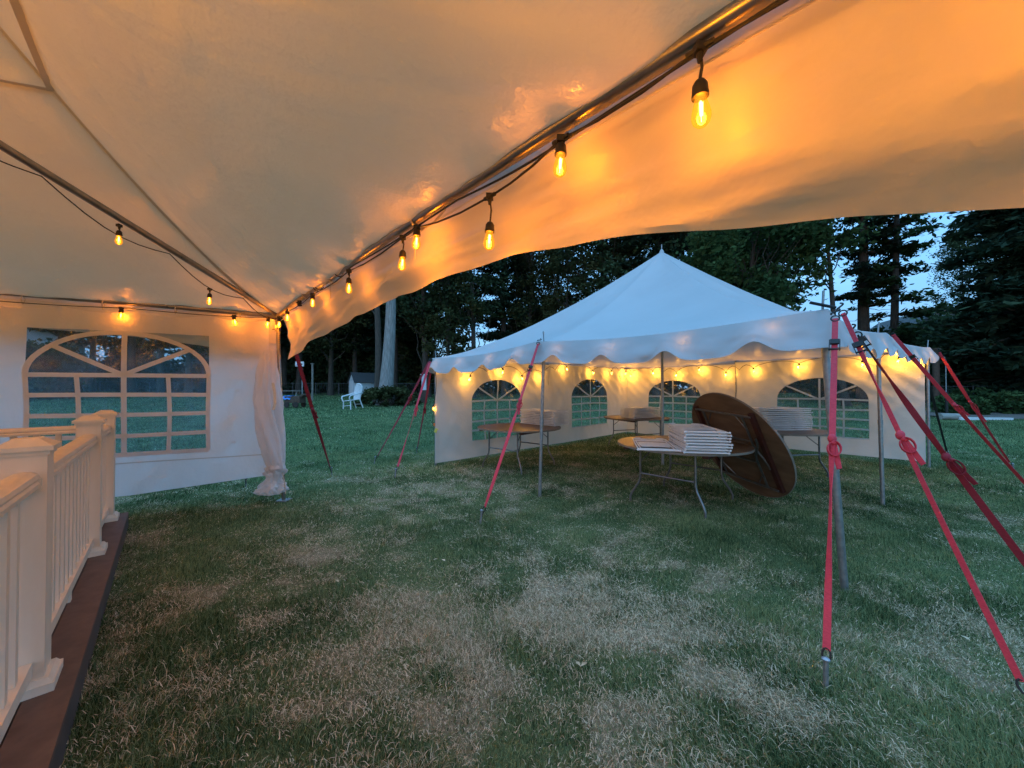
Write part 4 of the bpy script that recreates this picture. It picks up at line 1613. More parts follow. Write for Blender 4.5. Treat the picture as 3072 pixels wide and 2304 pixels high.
def rail_run(a, b, first=0.0):
    d = (b - a)
    ln = d.length
    d.normalize()
    nn = Vector((-d.y, d.x, 0))
    R = Matrix((d, nn, Vector((0, 0, 1)))).transposed()
    # bread-loaf top rail
    prof = [(-0.045, 0.0), (0.045, 0.0), (0.047, 0.018), (0.040, 0.028), (0.045, 0.040), (0.040, 0.056), (0.022, 0.067), (0.0, 0.070), (-0.022, 0.067), (-0.040, 0.056), (-0.045, 0.040), (-0.040, 0.028), (-0.047, 0.018)]
    tr = MB(RO)
    k = len(prof)
    for s in (0.066, ln - 0.066):
        for y, z in prof:
            q = a + d * s + nn * y
            tr.v.append(Vector((q.x, q.y, DZ + 0.862 + z)))
    for i in range(k):
        j = (i + 1) % k
        tr.f.append((i, j, k + j, k + i))
    tr.f.append(tuple(range(k))[::-1])
    tr.f.append(tuple(range(k, 2 * k)))
    tr.build('top_rail', M['rail'], rl, True, None, 35)
    br_ = MB(RO)
    c = a.lerp(b, 0.5)
    br_.box((c.x, c.y, DZ + 0.105), (ln - 0.135, 0.065, 0.055), R)
    br_.build('bottom_rail', M['rail'], rl, False)
    ft_ = MB(RO)
    ft_.box((c.x, c.y, DZ + 0.038), (0.045, 0.045, 0.076), R)
    ft_.build('support_foot', M['rail'], rl, False)
    for s in (0.072, ln - 0.072):
        q = a + d * s
        MB(RO).box((q.x, q.y, DZ + 0.875), (0.02, 0.10, 0.05), R).build('rail_bracket', M['rail'], rl, False)
    nb = int((ln - 0.2) / 0.125)
    for i in range(nb):
        q = a + d * (ln / 2 + (i - (nb - 1) / 2) * 0.125)
        MB(RO).box((q.x, q.y, DZ + 0.497), (0.036, 0.036, 0.728), R).build('baluster', M['rail'], rl, False)


for p in (P0, P1, P2, P3):
    post(p)
rail_run(P0, P1)
rail_run(P1, P2)
rail_run(P2, P3)
P4 = P3 - DN * 1.83
rail_run(P3, P4)
post(P4)

# ------------------------------------------------------------------ trees
def leaf_quads(cent, rad, n, size, rng, flat=0.0, aspect=1.7, tint_shift=None):
    """n leaves per cluster round each centre -> verts, faces, tint"""
    k = len(cent)
    tot = k * n
    c = np.repeat(cent, n, 0)
    r = np.repeat(rad, n)[:, None]
    off = rng.normal(0, 0.5, (tot, 3)) * r
    off[:, 2] *= 0.75 - 0.5 * flat
    p = c + off
    nrm = rng.normal(0, 1, (tot, 3))
    nrm[:, 2] = np.abs(nrm[:, 2]) + 0.4 + flat
    nrm /= np.linalg.norm(nrm, axis=1)[:, None]
    ref = rng.normal(0, 1, (tot, 3))
    a = np.cross(nrm, ref)
    a /= np.linalg.norm(a, axis=1)[:, None] + 1e-9
    b = np.cross(nrm, a)
    s = size * rng.uniform(0.6, 1.4, tot)[:, None]
    v = np.stack([p - a * s * aspect * 0.5, p + b * s * 0.5, p + a * s * aspect * 0.5, p - b * s * 0.5], 1).reshape(-1, 3)
    f = np.arange(tot * 4).reshape(-1, 4)
    ct = rng.uniform(0, 1, k)
    t = np.clip(0.65 * np.repeat(ct, n) + 0.35 * rng.uniform(0, 1, tot), 0, 1)
    tint = np.zeros((tot * 4, 4))
    tint[:, 0] = np.repeat(t, 4)
    tint[:, 3] = 1
    return v, f, tint


def limb(b, p0, p1, r0, rng, n=6, bend=0.12):
    p0, p1 = Vector(p0), Vector(p1)
    ln = (p1 - p0).length
    pts, rs = [], []
    for i in range(n + 1):
        k = i / n
        j = Vector(rng.normal(0, 1, 3)) * ln * bend * 0.3 * math.sin(math.pi * k)
        pts.append(p0.lerp(p1, k) + j + Vector((0, 0, -ln * 0.06 * math.sin(math.pi * k))))
        rs.append(r0 * (1 - 0.85 * k) + 0.006)
    b.tube(pts, rs, 6, False)
    return pts


def broadleaf(name, label, seed, h=22, tr=0.28, base=0.35, rx=3.6, leaf=0.24, nclus=110, nleaf=95, mat='leaf_dark', bark='bark', group='trees of the dark wood', lean=0.0, crad=1.0):
    rng = np.random.default_rng(seed)
    r = thing(name, label, 'tree', (0, 0, 0), 0, group)
    t = MB()
    pts, rs = [], []
    for i in range(13):
        k = i / 12
        pts.append(Vector((lean * h * k + 0.25 * math.sin(k * 5 + seed), 0.25 * math.cos(k * 4 + seed * 2) - 0.25 * math.cos(seed * 2), h * 0.93 * k - 0.3)))
        rs.append(tr * (1 - 0.82 * k ** 1.1) * (1 + 0.5 * math.exp(-k * 18)))
    t.tube(pts, rs, 10, False)
    cent, rad = [], []
    for i in range(nclus):
        k = base + (1 - base) * rng.uniform(0.0, 1.0) ** 0.9
        prof = math.sin(math.pi * min(1, max(0.0, (k - base) / (1 - base)) * 0.82 + 0.16)) ** 0.6
        th = rng.uniform(0, 2 * math.pi)
        rr = rx * prof * math.sqrt(rng.uniform(0.06, 1.0))
        j = int(min(12, k * 12))
        c = pts[j] + Vector((rr * math.cos(th), rr * math.sin(th), h * k - pts[j].z))
        cent.append(tuple(c))
        rad.append(crad * rng.uniform(0.6, 1.25))
        if i % 4 == 0:
            a = pts[max(0, j - 1 - int(rng.integers(0, 2)))]
            limb(t, a, c, tr * 0.30 * (1 - 0.6 * k), rng)
    t.build('trunk', M[bark], r)
    v, f, tn = leaf_quads(np.array(cent), np.array(rad), nleaf, leaf, rng)
    link_mesh('crown', np_mesh('crown', v, f, tn), M[mat], r)
    return r


def pine(name, label, seed, h=24, tr=0.3, base=0.3, rx=3.4, mat='needle', leaf=0.20, group='trees of the dark wood', step=0.75, per_=5, ncl=5, nleaf=44, droop=0.18, crad=0.55):
    rng = np.random.default_rng(seed)
    r = thing(name, label, 'tree', (0, 0, 0), 0, group)
    t = MB()
    pts = [Vector((0.12 * math.sin(k * 4 + seed), 0.12 * math.cos(k * 5 + seed), h * k - 0.3)) for k in np.linspace(0, 1, 13)]
    t.tube(pts, [tr * (1 - 0.85 * k) * (1 + 0.4 * math.exp(-k * 18)) for k in np.linspace(0, 1, 13)], 10, False)
    # a few dead stubs below the crown
    for i in range(14):
        z = h * base * rng.uniform(0.35, 1.0)
        th = rng.uniform(0, 6.28)
        limb(t, (0, 0, z), (1.6 * math.cos(th) * rng.uniform(0.4, 1), 1.6 * math.sin(th) * rng.uniform(0.4, 1), z + rng.uniform(-0.3, 0.2)), 0.022, rng)
    cent, rad = [], []
    z = h * base
    while z < h:
        k = (z / h - base) / (1 - base)
        ln = rx * (1 - k) ** 0.7 * (0.65 + 0.35 * min(1, k * 6)) + 0.3
        for q in range(per_):
            th = rng.uniform(0, 2 * math.pi)
            L = ln * rng.uniform(0.55, 1.1)
            e = Vector((L * math.cos(th), L * math.sin(th), z - L * droop * rng.uniform(0.3, 1.6) + 0.2))
            bp = limb(t, (0, 0, z), e, 0.05 * (1 - k) + 0.015, rng, 5)
            for c in range(ncl):
                w_ = 0.28 + 0.72 * (c + rng.uniform(0, 1)) / ncl
                cp = Vector((0, 0, z)).lerp(e, w_)
                cent.append((cp.x + rng.normal(0, 0.12), cp.y + rng.normal(0, 0.12), cp.z + rng.normal(0, 0.10)))
                rad.append(crad * rng.uniform(0.6, 1.3))
        z += step * rng.uniform(0.7, 1.3)
    t.build('trunk', M['bark'], r)
    v, f, tn = leaf_quads(np.array(cent), np.array(rad), nleaf, leaf, rng, 0.6, 2.6)
    link_mesh('crown', np_mesh('crown', v, f, tn), M[mat], r)
    return r


def bush(name, label, seed, h=3.0, w=2.6, leaf=0.16, n=46, nleaf=90, mat='leaf_dark', group=None, cat='bush', crad=0.62):
    rng = np.random.default_rng(seed)
    r = thing(name, label, cat, (0, 0, 0), 0, group)
    t = MB()
    cent, rad = [], []
    for i in range(n):
        th = rng.uniform(0, 6.28)
        k = rng.uniform(0.04, 1.0)
        rr = w * 0.5 * math.sqrt(rng.uniform(0, 1)) * math.sqrt(max(0.05, 1 - (k * 0.92) ** 2.2))
        c = (rr * math.cos(th), rr * math.sin(th), h * k)
        cent.append(c)
        rad.append(crad * rng.uniform(0.6, 1.2) * min(1.0, h / 2.5))
        if i % 4 == 0:
            limb(t, (0.1 * math.cos(th), 0.1 * math.sin(th), -0.05), c, 0.03, rng)
    t.build('stem', M['bark'], r)
    v, f, tn = leaf_quads(np.array(cent), np.array(rad), nleaf, leaf, rng)
    link_mesh('foliage', np_mesh('foliage', v, f, tn), M[mat], r)
    return r


FOR = 'tall woodland trees in the dark tree line'
woods = [broadleaf('woodland_tree', 'tall dark woodland tree in the wood behind the lawn', 101, 24, 0.30, 0.26, 4.0, 0.20, 150, 100, 'leaf_dark', group=FOR),
         broadleaf('woodland_tree', 'tall dark woodland tree in the wood behind the lawn', 102, 21, 0.22, 0.20, 3.5, 0.19, 130, 100, 'leaf_olive', group=FOR),
         pine('woodland_tree', 'tall dark woodland tree in the wood behind the lawn', 103, 26, 0.30, 0.22, 3.4, nleaf=50, leaf=0.16, group=FOR),
         broadleaf('woodland_tree', 'tall dark woodland tree in the wood behind the lawn', 104, 25, 0.26, 0.30, 3.4, 0.19, 120, 95, 'leaf_dark', group=FOR)]
rr = random.Random(5)
first = [True] * 4
rows_ = [('front', [(px + rr.uniform(-30, 30), rr.uniform(34, 41)) for px in range(-500, 2400, 88)]),
         ('rear', [(px + rr.uniform(-50, 50), rr.uniform(44, 54)) for px in range(-700, 2380, 150)]),
         ('farthest', [(px + rr.uniform(-40, 40), rr.uniform(46, 60)) for px in range(2940, 3700, 120)])]
KIND = ['dark leafy', 'olive leafy', 'dark needled', 'slender leafy']
WEEDPOS = ['behind the log', 'right of the log', 'in the middle of the bed', 'near the far end of the bed', 'beside the black post', 'at the frame edge', 'in the back of the bed near the log', 'tall, at the back of the bed']
NUM = ['nearest', 'second', 'third', 'fourth', 'fifth', 'sixth', 'seventh', 'eighth', 'ninth', 'tenth', 'eleventh', 'twelfth', 'thirteenth', 'fourteenth', 'fifteenth', 'sixteenth', 'seventeenth', 'eighteenth', 'nineteenth', 'twentieth', 'twenty-first', 'twenty-second']
for rowname, lst in rows_:
    a_ = sorted([p for p in lst if p[0] < 1160], reverse=True)
    b_ = sorted([p for p in lst if p[0] >= 1160])
    for side, part_ in (('the clear-window side', a_), ('the white-tent side', b_)):
        for num, (px, Y) in enumerate(part_):
            x = (px - 1536) / 1108 * Y
            k = rr.randrange(4)
            loc = G(x, Y)
            sc_ = rr.uniform(0.85, 1.15)
            lab = f'{KIND[k]} woodland tree, {rowname} row, {NUM[num]} from pale trunk on {side}'
            if first[k]:
                o = woods[k]
                first[k] = False
                o.location = loc
                o.rotation_euler = (0, 0, rr.uniform(0, 6.28))
                o.scale = (sc_,) * 3
                o['label'] = lab
            else:
                copy_tree(woods[k], loc, rr.uniform(0, 6.28), lab, sc_)

# understory along the edge of the wood
UN = 'bushes along the foot of the wood'
bushes = [bush('woodland_bush', 'dark leafy bush among the undergrowth at the foot of the wood', 201, 5.0, 5.6, 0.24, 60, 110, 'leaf_dark', UN, crad=1.1),
          bush('woodland_bush', 'dark leafy bush among the undergrowth at the foot of the wood', 202, 3.6, 5.0, 0.22, 50, 100, 'leaf_olive', UN, crad=1.0)]
first = [True, True]
bs = [(px + rr.uniform(-30, 30), rr.uniform(42, 46)) for px in range(-420, 2500, 115)] + [(px + rr.uniform(-30, 30), rr.uniform(44, 48)) for px in range(880, 1330, 90)]
tall_from = len(bs)
bs += [(px + rr.uniform(-30, 30), rr.uniform(46, 50)) for px in list(range(840, 1330, 100)) + [880, 1010, 1600, 1950, 2250]]
tall = set(bs[tall_from:])
bs += [(40, 31.0), (150, 30.0), (-80, 32.0), (-200, 30.0)]
a_ = sorted([p for p in bs if p[0] < 1160], reverse=True)
b_ = sorted([p for p in bs if p[0] >= 1160])
for side, part_ in (('the clear-window side', a_), ('the white-tent side', b_)):
    for num, (px, Y) in enumerate(part_):
        k = num % 2
        x = (px - 1536) / 1108 * Y
        sc_ = (rr.uniform(0.9, 1.2), rr.uniform(0.9, 1.2), rr.uniform(0.7, 1.25))
        if (px, Y) in tall:
            sc_ = (1.5, 1.5, rr.uniform(1.7, 2.5))
        nm = NUM[num] if num < len(NUM) else ['twenty-third', 'twenty-fourth', 'twenty-fifth', 'twenty-sixth', 'twenty-seventh', 'twenty-eighth'][num - len(NUM)]
        lab = f'{["dark", "olive"][k]} bush at the wood foot, {nm} from pale trunk on {side}'
        if first[k]:
            first[k] = False
            bushes[k].location = G(x, Y)
            bushes[k].scale = sc_
            bushes[k]['label'] = lab
        else:
            copy_tree(bushes[k], G(x, Y), rr.uniform(0, 6.28), lab, sc_)


def at(px, Y):
    return G((px - 1536) / 1108 * Y, Y)


# named trees
o = broadleaf('dead_tree', 'pale grey bare-barked trunk standing in a mound of ivy', 301, 22, 0.46, 0.62, 3.0, 0.22, 40, 60, 'leaf_dark', 'grey_bark', None)
o.location = at(1160, 26)
o = broadleaf('dark_trunk_tree', 'slimmer dark trunk close beside the pale grey trunk', 302, 20, 0.26, 0.5, 3.0, 0.22, 60, 60, 'leaf_dark', 'bark', None)
o.location = at(1128, 26.4)
o = bush('ivy_mound', 'low mound of ivy and weeds round the pale grey trunk', 303, 1.1, 4.4, 0.13, 60, 90, 'leaf_olive', None, 'ground cover', 0.75)
o.location = at(1165, 25.2)
o = broadleaf('broadleaf_tree', 'leafy green tree above the white tent roof, beside the sky gap', 304, 17, 0.24, 0.24, 4.4, 0.20, 150, 110, 'leaf_mid', 'bark', None)
o.location = at(2270, 25)
o = broadleaf('broadleaf_tree', 'leafy tree with a crooked slanting trunk at the sky gap', 305, 16, 0.20, 0.60, 2.3, 0.19, 60, 80, 'leaf_mid', 'bark', None, -0.16)
o.location = at(2545, 24)
o = pine('tall_pine', 'tall thick-trunked pine left of the open patch of sky', 306, 26, 0.42, 0.30, 2.5, 'needle', 0.17, None, 1.1, 4, 5, 34)
o.location = at(2600, 27)
o = pine('tall_pine', 'slender straight pine whose wispy branches reach into the open sky', 307, 24, 0.28, 0.16, 2.7, 'leaf_mid', 0.15, None, 1.15, 4, 5, 24, 0.10, 0.42)
o.location = at(2690, 26)
o = pine('spruce', 'big dense dark conifer closing the open sky beside the tent', 308, 19, 0.34, 0.06, 4.1, 'needle', 0.17, None, 0.42, 6, 6, 44, 0.30, 0.62)
o.location = at(3110, 19)
o = pine('spruce', 'second dark conifer beyond the big dense one', 309, 20, 0.3, 0.05, 4.0, 'needle', 0.18, None, 0.5, 6, 5, 40, 0.28, 0.6)
o.location = at(3330, 22)
HB = 'dark bushes beyond the garden bed'
hb = bush('garden_bush', 'dark rounded bush behind the wire fence and garden bed', 310, 4.6, 4.6, 0.17, 90, 110, 'leaf_dark', HB, crad=0.8)
hb.location = at(2850, 24)
for px, Y, s in ((2700, 27, 1.1), (2960, 22, 1.0), (3080, 21, 1.05), (2780, 29, 1.15), (2600, 29, 0.9), (2900, 30, 1.5), (3180, 24, 1.3), (2480, 30, 0.8), (3000, 30, 1.6)):
    copy_tree(hb, at(px, Y), px * 0.37, 'dark bush beyond the wire fence, ' + {2700: 'under the pale gable house', 2960: 'directly behind the garden bed', 3080: 'behind the far end of the white board', 2780: 'behind the rear tent corner', 2600: 'below the thick-trunked pine', 2900: 'tallest, behind the rounded one', 3180: 'past the big conifer', 2480: 'below the crooked tree', 3000: 'tallest, behind the big conifer'}[px], s)
WD = 'weedy plants in the garden bed'
wd = bush('garden_weed', 'knee-high leafy weed growing in the garden bed', 311, 0.9, 1.3, 0.09, 26, 60, 'leaf_mid', WD, 'plant', 0.5)
wd.location = at(2880, 17.6)
wd['label'] = 'knee-high leafy weed directly behind the log'
for wi, (px, Y, s) in enumerate(((2930, 17.2, 0.9), (2985, 18.0, 1.1), (3045, 17.4, 1.2), (2845, 18.3, 1.0), (3100, 18, 1.2), (2905, 19.3, 1.3), (3020, 19.6, 1.4))):
    copy_tree(wd, at(px, Y), px * 0.7, 'leafy weed in the garden bed, ' + ['behind the white edging board', 'midway along the white edging board', 'beyond the far end of the board', 'beside the black post', 'at the picture edge', 'in the back row behind the log', 'tallest, in the back row'][wi], s)

# ------------------------------------------------------------------ things on the far lawn
def box_part(root, name, mat, c, s, R=None, taper=1.0):
    return MB().box(c, s, R, taper).build(name, mat, root, False)


# garden shed with a pale gable
sh = thing('garden_shed', 'small pale gabled shed with a dark roof beyond the fence', 'shed', at(1098, 39.3), math.radians(-42))
sh.scale = (0.9, 0.9, 0.9)
w_, l_, h_, g_ = 1.5, 3.4, 1.55, 1.25
box_part(sh, 'wall', M['siding'], (0, 0, h_ / 2), (w_ * 1.0, l_, h_))
gb = MB()
for y in (-l_ / 2, l_ / 2):
    k = len(gb.v)
    gb.v += [Vector((-w_ / 2, y, h_)), Vector((w_ / 2, y, h_)), Vector((0, y, h_ + g_ * 0.8))]
gb.f += [(0, 1, 2), (5, 4, 3), (0, 3, 4, 1), (1, 4, 5, 2), (2, 5, 3, 0)]
gb.build('gable', M['siding'], sh, False)
rf = MB()
for sx in (-1, 1):
    q = [(0, h_ + g_ * 0.84), (sx * (w_ / 2 + 0.12), h_ - 0.1)]
    b0 = len(rf.v)
    for y in (-l_ / 2 - 0.12, l_ / 2 + 0.12):
        for (x, z) in q:
            rf.v.append(Vector((x, y, z)))
            rf.v.append(Vector((x, y, z + 0.06)))
    rf.f += [(b0, b0 + 2, b0 + 6, b0 + 4), (b0 + 1, b0 + 5, b0 + 7, b0 + 3), (b0, b0 + 1, b0 + 3, b0 + 2), (b0 + 4, b0 + 6, b0 + 7, b0 + 5), (b0 + 2, b0 + 3, b0 + 7, b0 + 6), (b0, b0 + 4, b0 + 5, b0 + 1)]
rf.build('roof', M['shingle'], sh, False)
box_part(sh, 'door', M['white_paint'], (0, -l_ / 2 - 0.012, 0.85), (0.8, 0.03, 1.6))

# wicker garden chair tipped on its legs
wc_scale = 1.18
wc = thing('garden_chair', 'white high-backed garden chair tilted on the lawn by the ivy mound', 'chair', at(1060, 22) + Vector((0, 0, 0.02)), math.radians(150))
wc.scale = (wc_scale,) * 3
wc.rotation_euler = (math.radians(-6), math.radians(4), math.radians(146))
st = MB()
for i, (a, b) in enumerate((((-0.30, 0.28), (-0.32, 0.34)), ((0.30, 0.28), (0.32, 0.34)), ((-0.27, -0.25), (-0.29, -0.36)), ((0.27, -0.25), (0.29, -0.36)))):
    MB().tube([(a[0], a[1], 0.44), (b[0], b[1], 0.0)], 0.028, 8).build('leg', M['white_paint'], wc)
s_ = MB()
for i in range(12):
    s_.box((0, -0.27 + i * 0.05, 0.45), (0.60, 0.042, 0.03))
s_.build('seat', M['white_paint'], wc, False)
bk = MB()
for i in range(13):
    k = i / 12
    x = -0.27 + 0.54 * k
    hgt = 0.55 + 0.22 * math.sin(math.pi * k)
    bk.tube([(x, -0.27, 0.46), (x * 1.1, -0.36, 0.46 + hgt * 0.5), (x * 1.15, -0.45, 0.46 + hgt)], 0.021, 6)
bk.tube([(0.31 * math.cos(a) * 1.0, -0.45, 1.0 + 0.24 * math.sin(a)) for a in np.linspace(0, math.pi, 12)], 0.028, 8)
for z in (0.62, 0.78, 0.94):
    bk.tube([(-0.30, -0.27 - (z - 0.46) * 0.33, z), (0, -0.29 - (z - 0.46) * 0.33, z), (0.30, -0.27 - (z - 0.46) * 0.33, z)], 0.02, 6)
bk.build('backrest', M['white_paint'], wc)
for sx in (-1, 1):
    MB().tube([(sx * 0.32, -0.36, 0.78), (sx * 0.38, 0.0, 0.72), (sx * 0.36, 0.28, 0.69), (sx * 0.33, 0.34, 0.60), (sx * 0.31, 0.30, 0.44)], 0.032, 8).build('armrest', M['white_paint'], wc)
MB().tube([(-0.28, 0.31, 0.2), (0.28, 0.31, 0.2)], 0.018, 6).build('stretcher', M['white_paint'], wc)
MB().tube([(-0.27, -0.3, 0.2), (0.27, -0.3, 0.2)], 0.018, 6).build('stretcher', M['white_paint'], wc)

# basketball hoop and pole
bh = thing('basketball_hoop', 'basketball hoop on a dark pole with a white and blue backboard', 'basketball hoop', at(907, 31))
MB().tube([(0, 0, -0.1), (0, 0, 2.6), (0.0, -0.4, 2.95)], 0.055, 8).build('pole', M['galv'], bh)
bd = box_part(bh, 'backboard', M['white_paint'], (0.02, -0.45, 3.0), (0.72, 0.03, 0.40))
box_part(bd, 'blue_marking', M['blue'], (-0.10, -0.47, 3.02), (0.14, 0.012, 0.28), Euler((0, 0.5, 0)).to_matrix())
box_part(bd, 'dark_marking', M['black'], (0.17, -0.47, 2.98), (0.16, 0.012, 0.13))
MB().tube([(0.02 + 0.2 * math.cos(a), -0.68 + 0.2 * math.sin(a), 2.86) for a in np.linspace(0, 2 * math.pi, 16)], 0.012, 6).build('rim', M['orange_tag'], bh)
wp = thing('wooden_post', 'plain grey wooden post next to the basketball hoop', 'post', at(937, 30))
MB().tube([(0, 0, -0.1), (0.02, 0, 1.2), (0.0, 0, 3.0)], 0.075, 10).build('shaft', M['grey_wood'], wp)
MB().box((0, 0, 3.02), (0.20, 0.20, 0.06)).build('post_top', M['grey_wood'], wp, False)

# picnic table and dark cart with a blue tarp
pc = thing('picnic_table', 'grey picnic table half hidden by the bunched tent cloth', 'picnic table', at(866, 25), math.radians(8))
for i in range(5):
    box_part(pc, 'tabletop_plank', M['grey_wood'], (0, -0.3 + i * 0.15, 0.98), (1.7, 0.135, 0.045))
for sy in (-1, 1):
    for k in range(2):
        box_part(pc, 'bench_plank', M['grey_wood'], (0, sy * (0.72 + 0.14 * k), 0.62), (1.7, 0.125, 0.045))
for sx in (-0.6, 0.6):
    for sy in (-1, 1):
        MB().tube([(sx, sy * 0.2, 0.96), (sx, sy * 0.68, 0.0)], 0.045, 6).build('leg', M['grey_wood'], pc)
ct = thing('garden_cart', 'dark wooden garden cart with bright blue tarp over one end', 'cart', at(886, 23.2), math.radians(-6))
box_part(ct, 'cart_bed', M['brown_wood'], (0, 0, 0.50), (1.0, 0.6, 0.42))
MB().tube([(0.5, 0, 0.6), (0.95, 0, 0.92)], 0.03, 6).build('handle', M['brown_wood'], ct)
MB().box((0.58, 0, 0.74), (0.30, 0.5, 0.10), Euler((0, -0.6, 0)).to_matrix()).build('end_board', M['brown_wood'], ct, False)
for sx in (-0.3, 0.3):
    for sy in (-0.36, 0.36):
        MB().lathe([(0.0, -0.03), (0.17, -0.03), (0.18, 0), (0.17, 0.03), (0.0, 0.03)], (sx, sy, 0.18), (0, 1, 0), 14).build('wheel', M['black'], ct)
tp = []
for i in range(9):
    tp.append([(-0.62 + 0.075 * j, -0.36 + 0.09 * i, 0.74 - 0.22 * (abs(i - 4) / 4) ** 3 + 0.03 * math.sin(j * 1.7 + i)) for j in range(8)])
MB().grid(tp).build('tarp', M['blue'], ct)

# pale narrow thing beyond the straps: a post-mounted box
pb = thing('post_box', 'narrow pale box on a dark stand seen between the red straps', 'garden box', at(1272, 28), math.radians(10))
box_part(pb, 'stand', M['brown_wood'], (0, 0, 0.45), (0.50, 0.4, 1.0))
box_part(pb, 'box', M['white_paint'], (0, 0, 1.55), (0.34, 0.30, 1.15))
box_part(pb, 'lid', M['white_paint'], (0, 0, 2.16), (0.50, 0.42, 0.06))

# wire fence before the wood
def fence(label, pa, pb_, n, h, nrows, cat='fence'):
    A, B = pa, pb_
    r = thing('wire_fence', label, cat, A)
    for i in range(n + 1):
        q = A.lerp(B, i / n)
        z = float(gz(q.x, q.y))
        MB(A).tube([(q.x, q.y, z - 0.1), (q.x, q.y, z + h + 0.04)], 0.03, 7).build('fence_post', M['wire'], r)
    pts = [up(A.lerp(B, k), float(gz(*A.lerp(B, k)[:2])) + h) for k in np.linspace(0, 1, n * 2 + 1)]
    MB(A).tube(pts, 0.022, 6).build('top_rail', M['wire'], r)
    wm = MB(A)
    ln = (B - A).length
    for j in range(nrows):
        z = 0.06 + (h - 0.08) * j / nrows
        wm.tube([up(A.lerp(B, k), float(gz(*A.lerp(B, k)[:2])) + z) for k in np.linspace(0, 1, n + 1)], 0.005, 3, False)
    m_ = int(ln / 0.22)
    for j in range(m_):
        q = A.lerp(B, j / m_)
        z = float(gz(q.x, q.y))
        wm.tube([(q.x, q.y, z), (q.x, q.y, z + h)], 0.005, 3, False)
    wm.build('wire_mesh', M['wire'], r, False, 'stuff')


fence('grey wire fence with thin posts running before the wood', at(300, 37), at(1480, 40), 17, 1.25, 9)
fence('dark wire fence behind the garden bed', at(2760, 20.5), at(3350, 19), 7, 1.3, 9)

# garden bed, log, edging board, feeder pole, post
bed = []
A0, A1 = at(2870, 15.6), at(3260, 15.2)
for i in range(9):
    row = []
    for j in range(25):
        q = A0.lerp(A1, j / 24) + Vector((0.15, 1, 0)) * (i * 0.5)
        q.z = float(gz(q.x, q.y)) + 0.02 + 0.05 * math.sin(math.pi * i / 8) + 0.02 * float(vnoise(q.x * 3, q.y * 3, 8))
        row.append(tuple(q))
    bed.append(row)
o = MB().grid(bed).build('garden_bed', M['mulch'], None)
o['kind'] = 'structure'
lg = thing('log', 'short weathered log lying at the edge of the garden bed', 'log', at(2853, 15.5), math.radians(-4))
MB().tube([(-0.46, 0, 0.13), (-0.2, 0.01, 0.135), (0.2, 0, 0.13), (0.48, 0, 0.12)], [0.135, 0.14, 0.135, 0.13], 14).build('trunk_piece', M['log'], lg)
eb = thing('edging_board', 'long white edging board in the grass beside the log', 'board', at(2955, 15.3), math.radians(-3))
MB().box((0, 0, 0.05), (2.05, 0.10, 0.12), Euler((0, 0.012, 0)).to_matrix()).build('plank', M['white_paint'], eb, False)
fp = thing('feeder_pole', 'thin pale pole rising behind the red straps at the garden bed', 'pole', at(2838, 16.6))
MB().tube([(0, 0, 0), (0, 0, 2.55)], 0.018, 7).build('shaft', M['galv'], fp)
MB().tube([(0, 0, 2.5), (-0.05, 0, 2.7), (-0.14, 0, 2.72), (-0.18, 0, 2.62)], 0.014, 7).build('crook', M['galv'], fp)
bp_ = thing('black_post', 'short black post standing next to the log', 'post', at(2839, 15.9))
MB().tube([(0, 0, 0), (0, 0, 1.15)], 0.05, 9).build('shaft', M['black'], bp_)
bt = thing('brown_post', 'tall reddish brown wooden post directly behind the rear corner of the white tent', 'post', at(2808, 20))
MB().tube([(0, 0, -0.1), (0.02, 0, 1.6), (0, 0, 3.3)], 0.14, 10).build('shaft', M['brown_wood'], bt)
MB().box((0, 0, 3.34), (0.3, 0.3, 0.08)).build('post_top', M['brown_wood'], bt, False)

# houses beyond
def house(label, loc, rz, w_, l_, h_, g_, wins):
    r = thing('house', label, 'house', loc, rz)
    box_part(r, 'wall', M['siding'], (0, 0, h_ / 2), (w_, l_, h_))
    gb = MB()
    for y in (-l_ / 2, l_ / 2):
        gb.v += [Vector((-w_ / 2, y, h_)), Vector((w_ / 2, y, h_)), Vector((0, y, h_ + g_))]
    gb.f += [(0, 1, 2), (5, 4, 3), (0, 3, 4, 1), (1, 4, 5, 2), (2, 5, 3, 0)]
    gb.build('gable', M['siding'], r, False)
    for i in range(int((h_ + g_) / 0.22)):
        z = 0.1 + i * 0.22
        ww = w_ if z < h_ else w_ * (1 - (z - h_) / g_)
        if ww < 0.3:
            break
        box_part(r, 'siding_board', M['siding'], (0, -l_ / 2 - 0.015, z), (ww, 0.03, 0.19), Euler((0.08, 0, 0)).to_matrix())
    rf = MB()
    for sx in (-1, 1):
        q = [(0, h_ + g_ + 0.06), (sx * (w_ / 2 + 0.35), h_ - 0.18)]
        b0 = len(rf.v)
        for y in (-l_ / 2 - 0.35, l_ / 2 + 0.35):
            for (x, z) in q:
                rf.v.append(Vector((x, y, z)))
                rf.v.append(Vector((x, y, z + 0.14)))
        rf.f += [(b0, b0 + 2, b0 + 6, b0 + 4), (b0 + 1, b0 + 5, b0 + 7, b0 + 3), (b0, b0 + 1, b0 + 3, b0 + 2), (b0 + 4, b0 + 6, b0 + 7, b0 + 5), (b0 + 2, b0 + 3, b0 + 7, b0 + 6), (b0, b0 + 4, b0 + 5, b0 + 1)]
    rf.build('roof', M['shingle'], r, False)
    for x, z, a, b in wins:
        f = box_part(r, 'window', M['white_paint'], (x, -l_ / 2 - 0.05, z), (a, 0.06, b))
        box_part(f, 'pane', M['dark_glass'], (x, -l_ / 2 - 0.085, z), (a - 0.16, 0.02, b - 0.16))
    return r


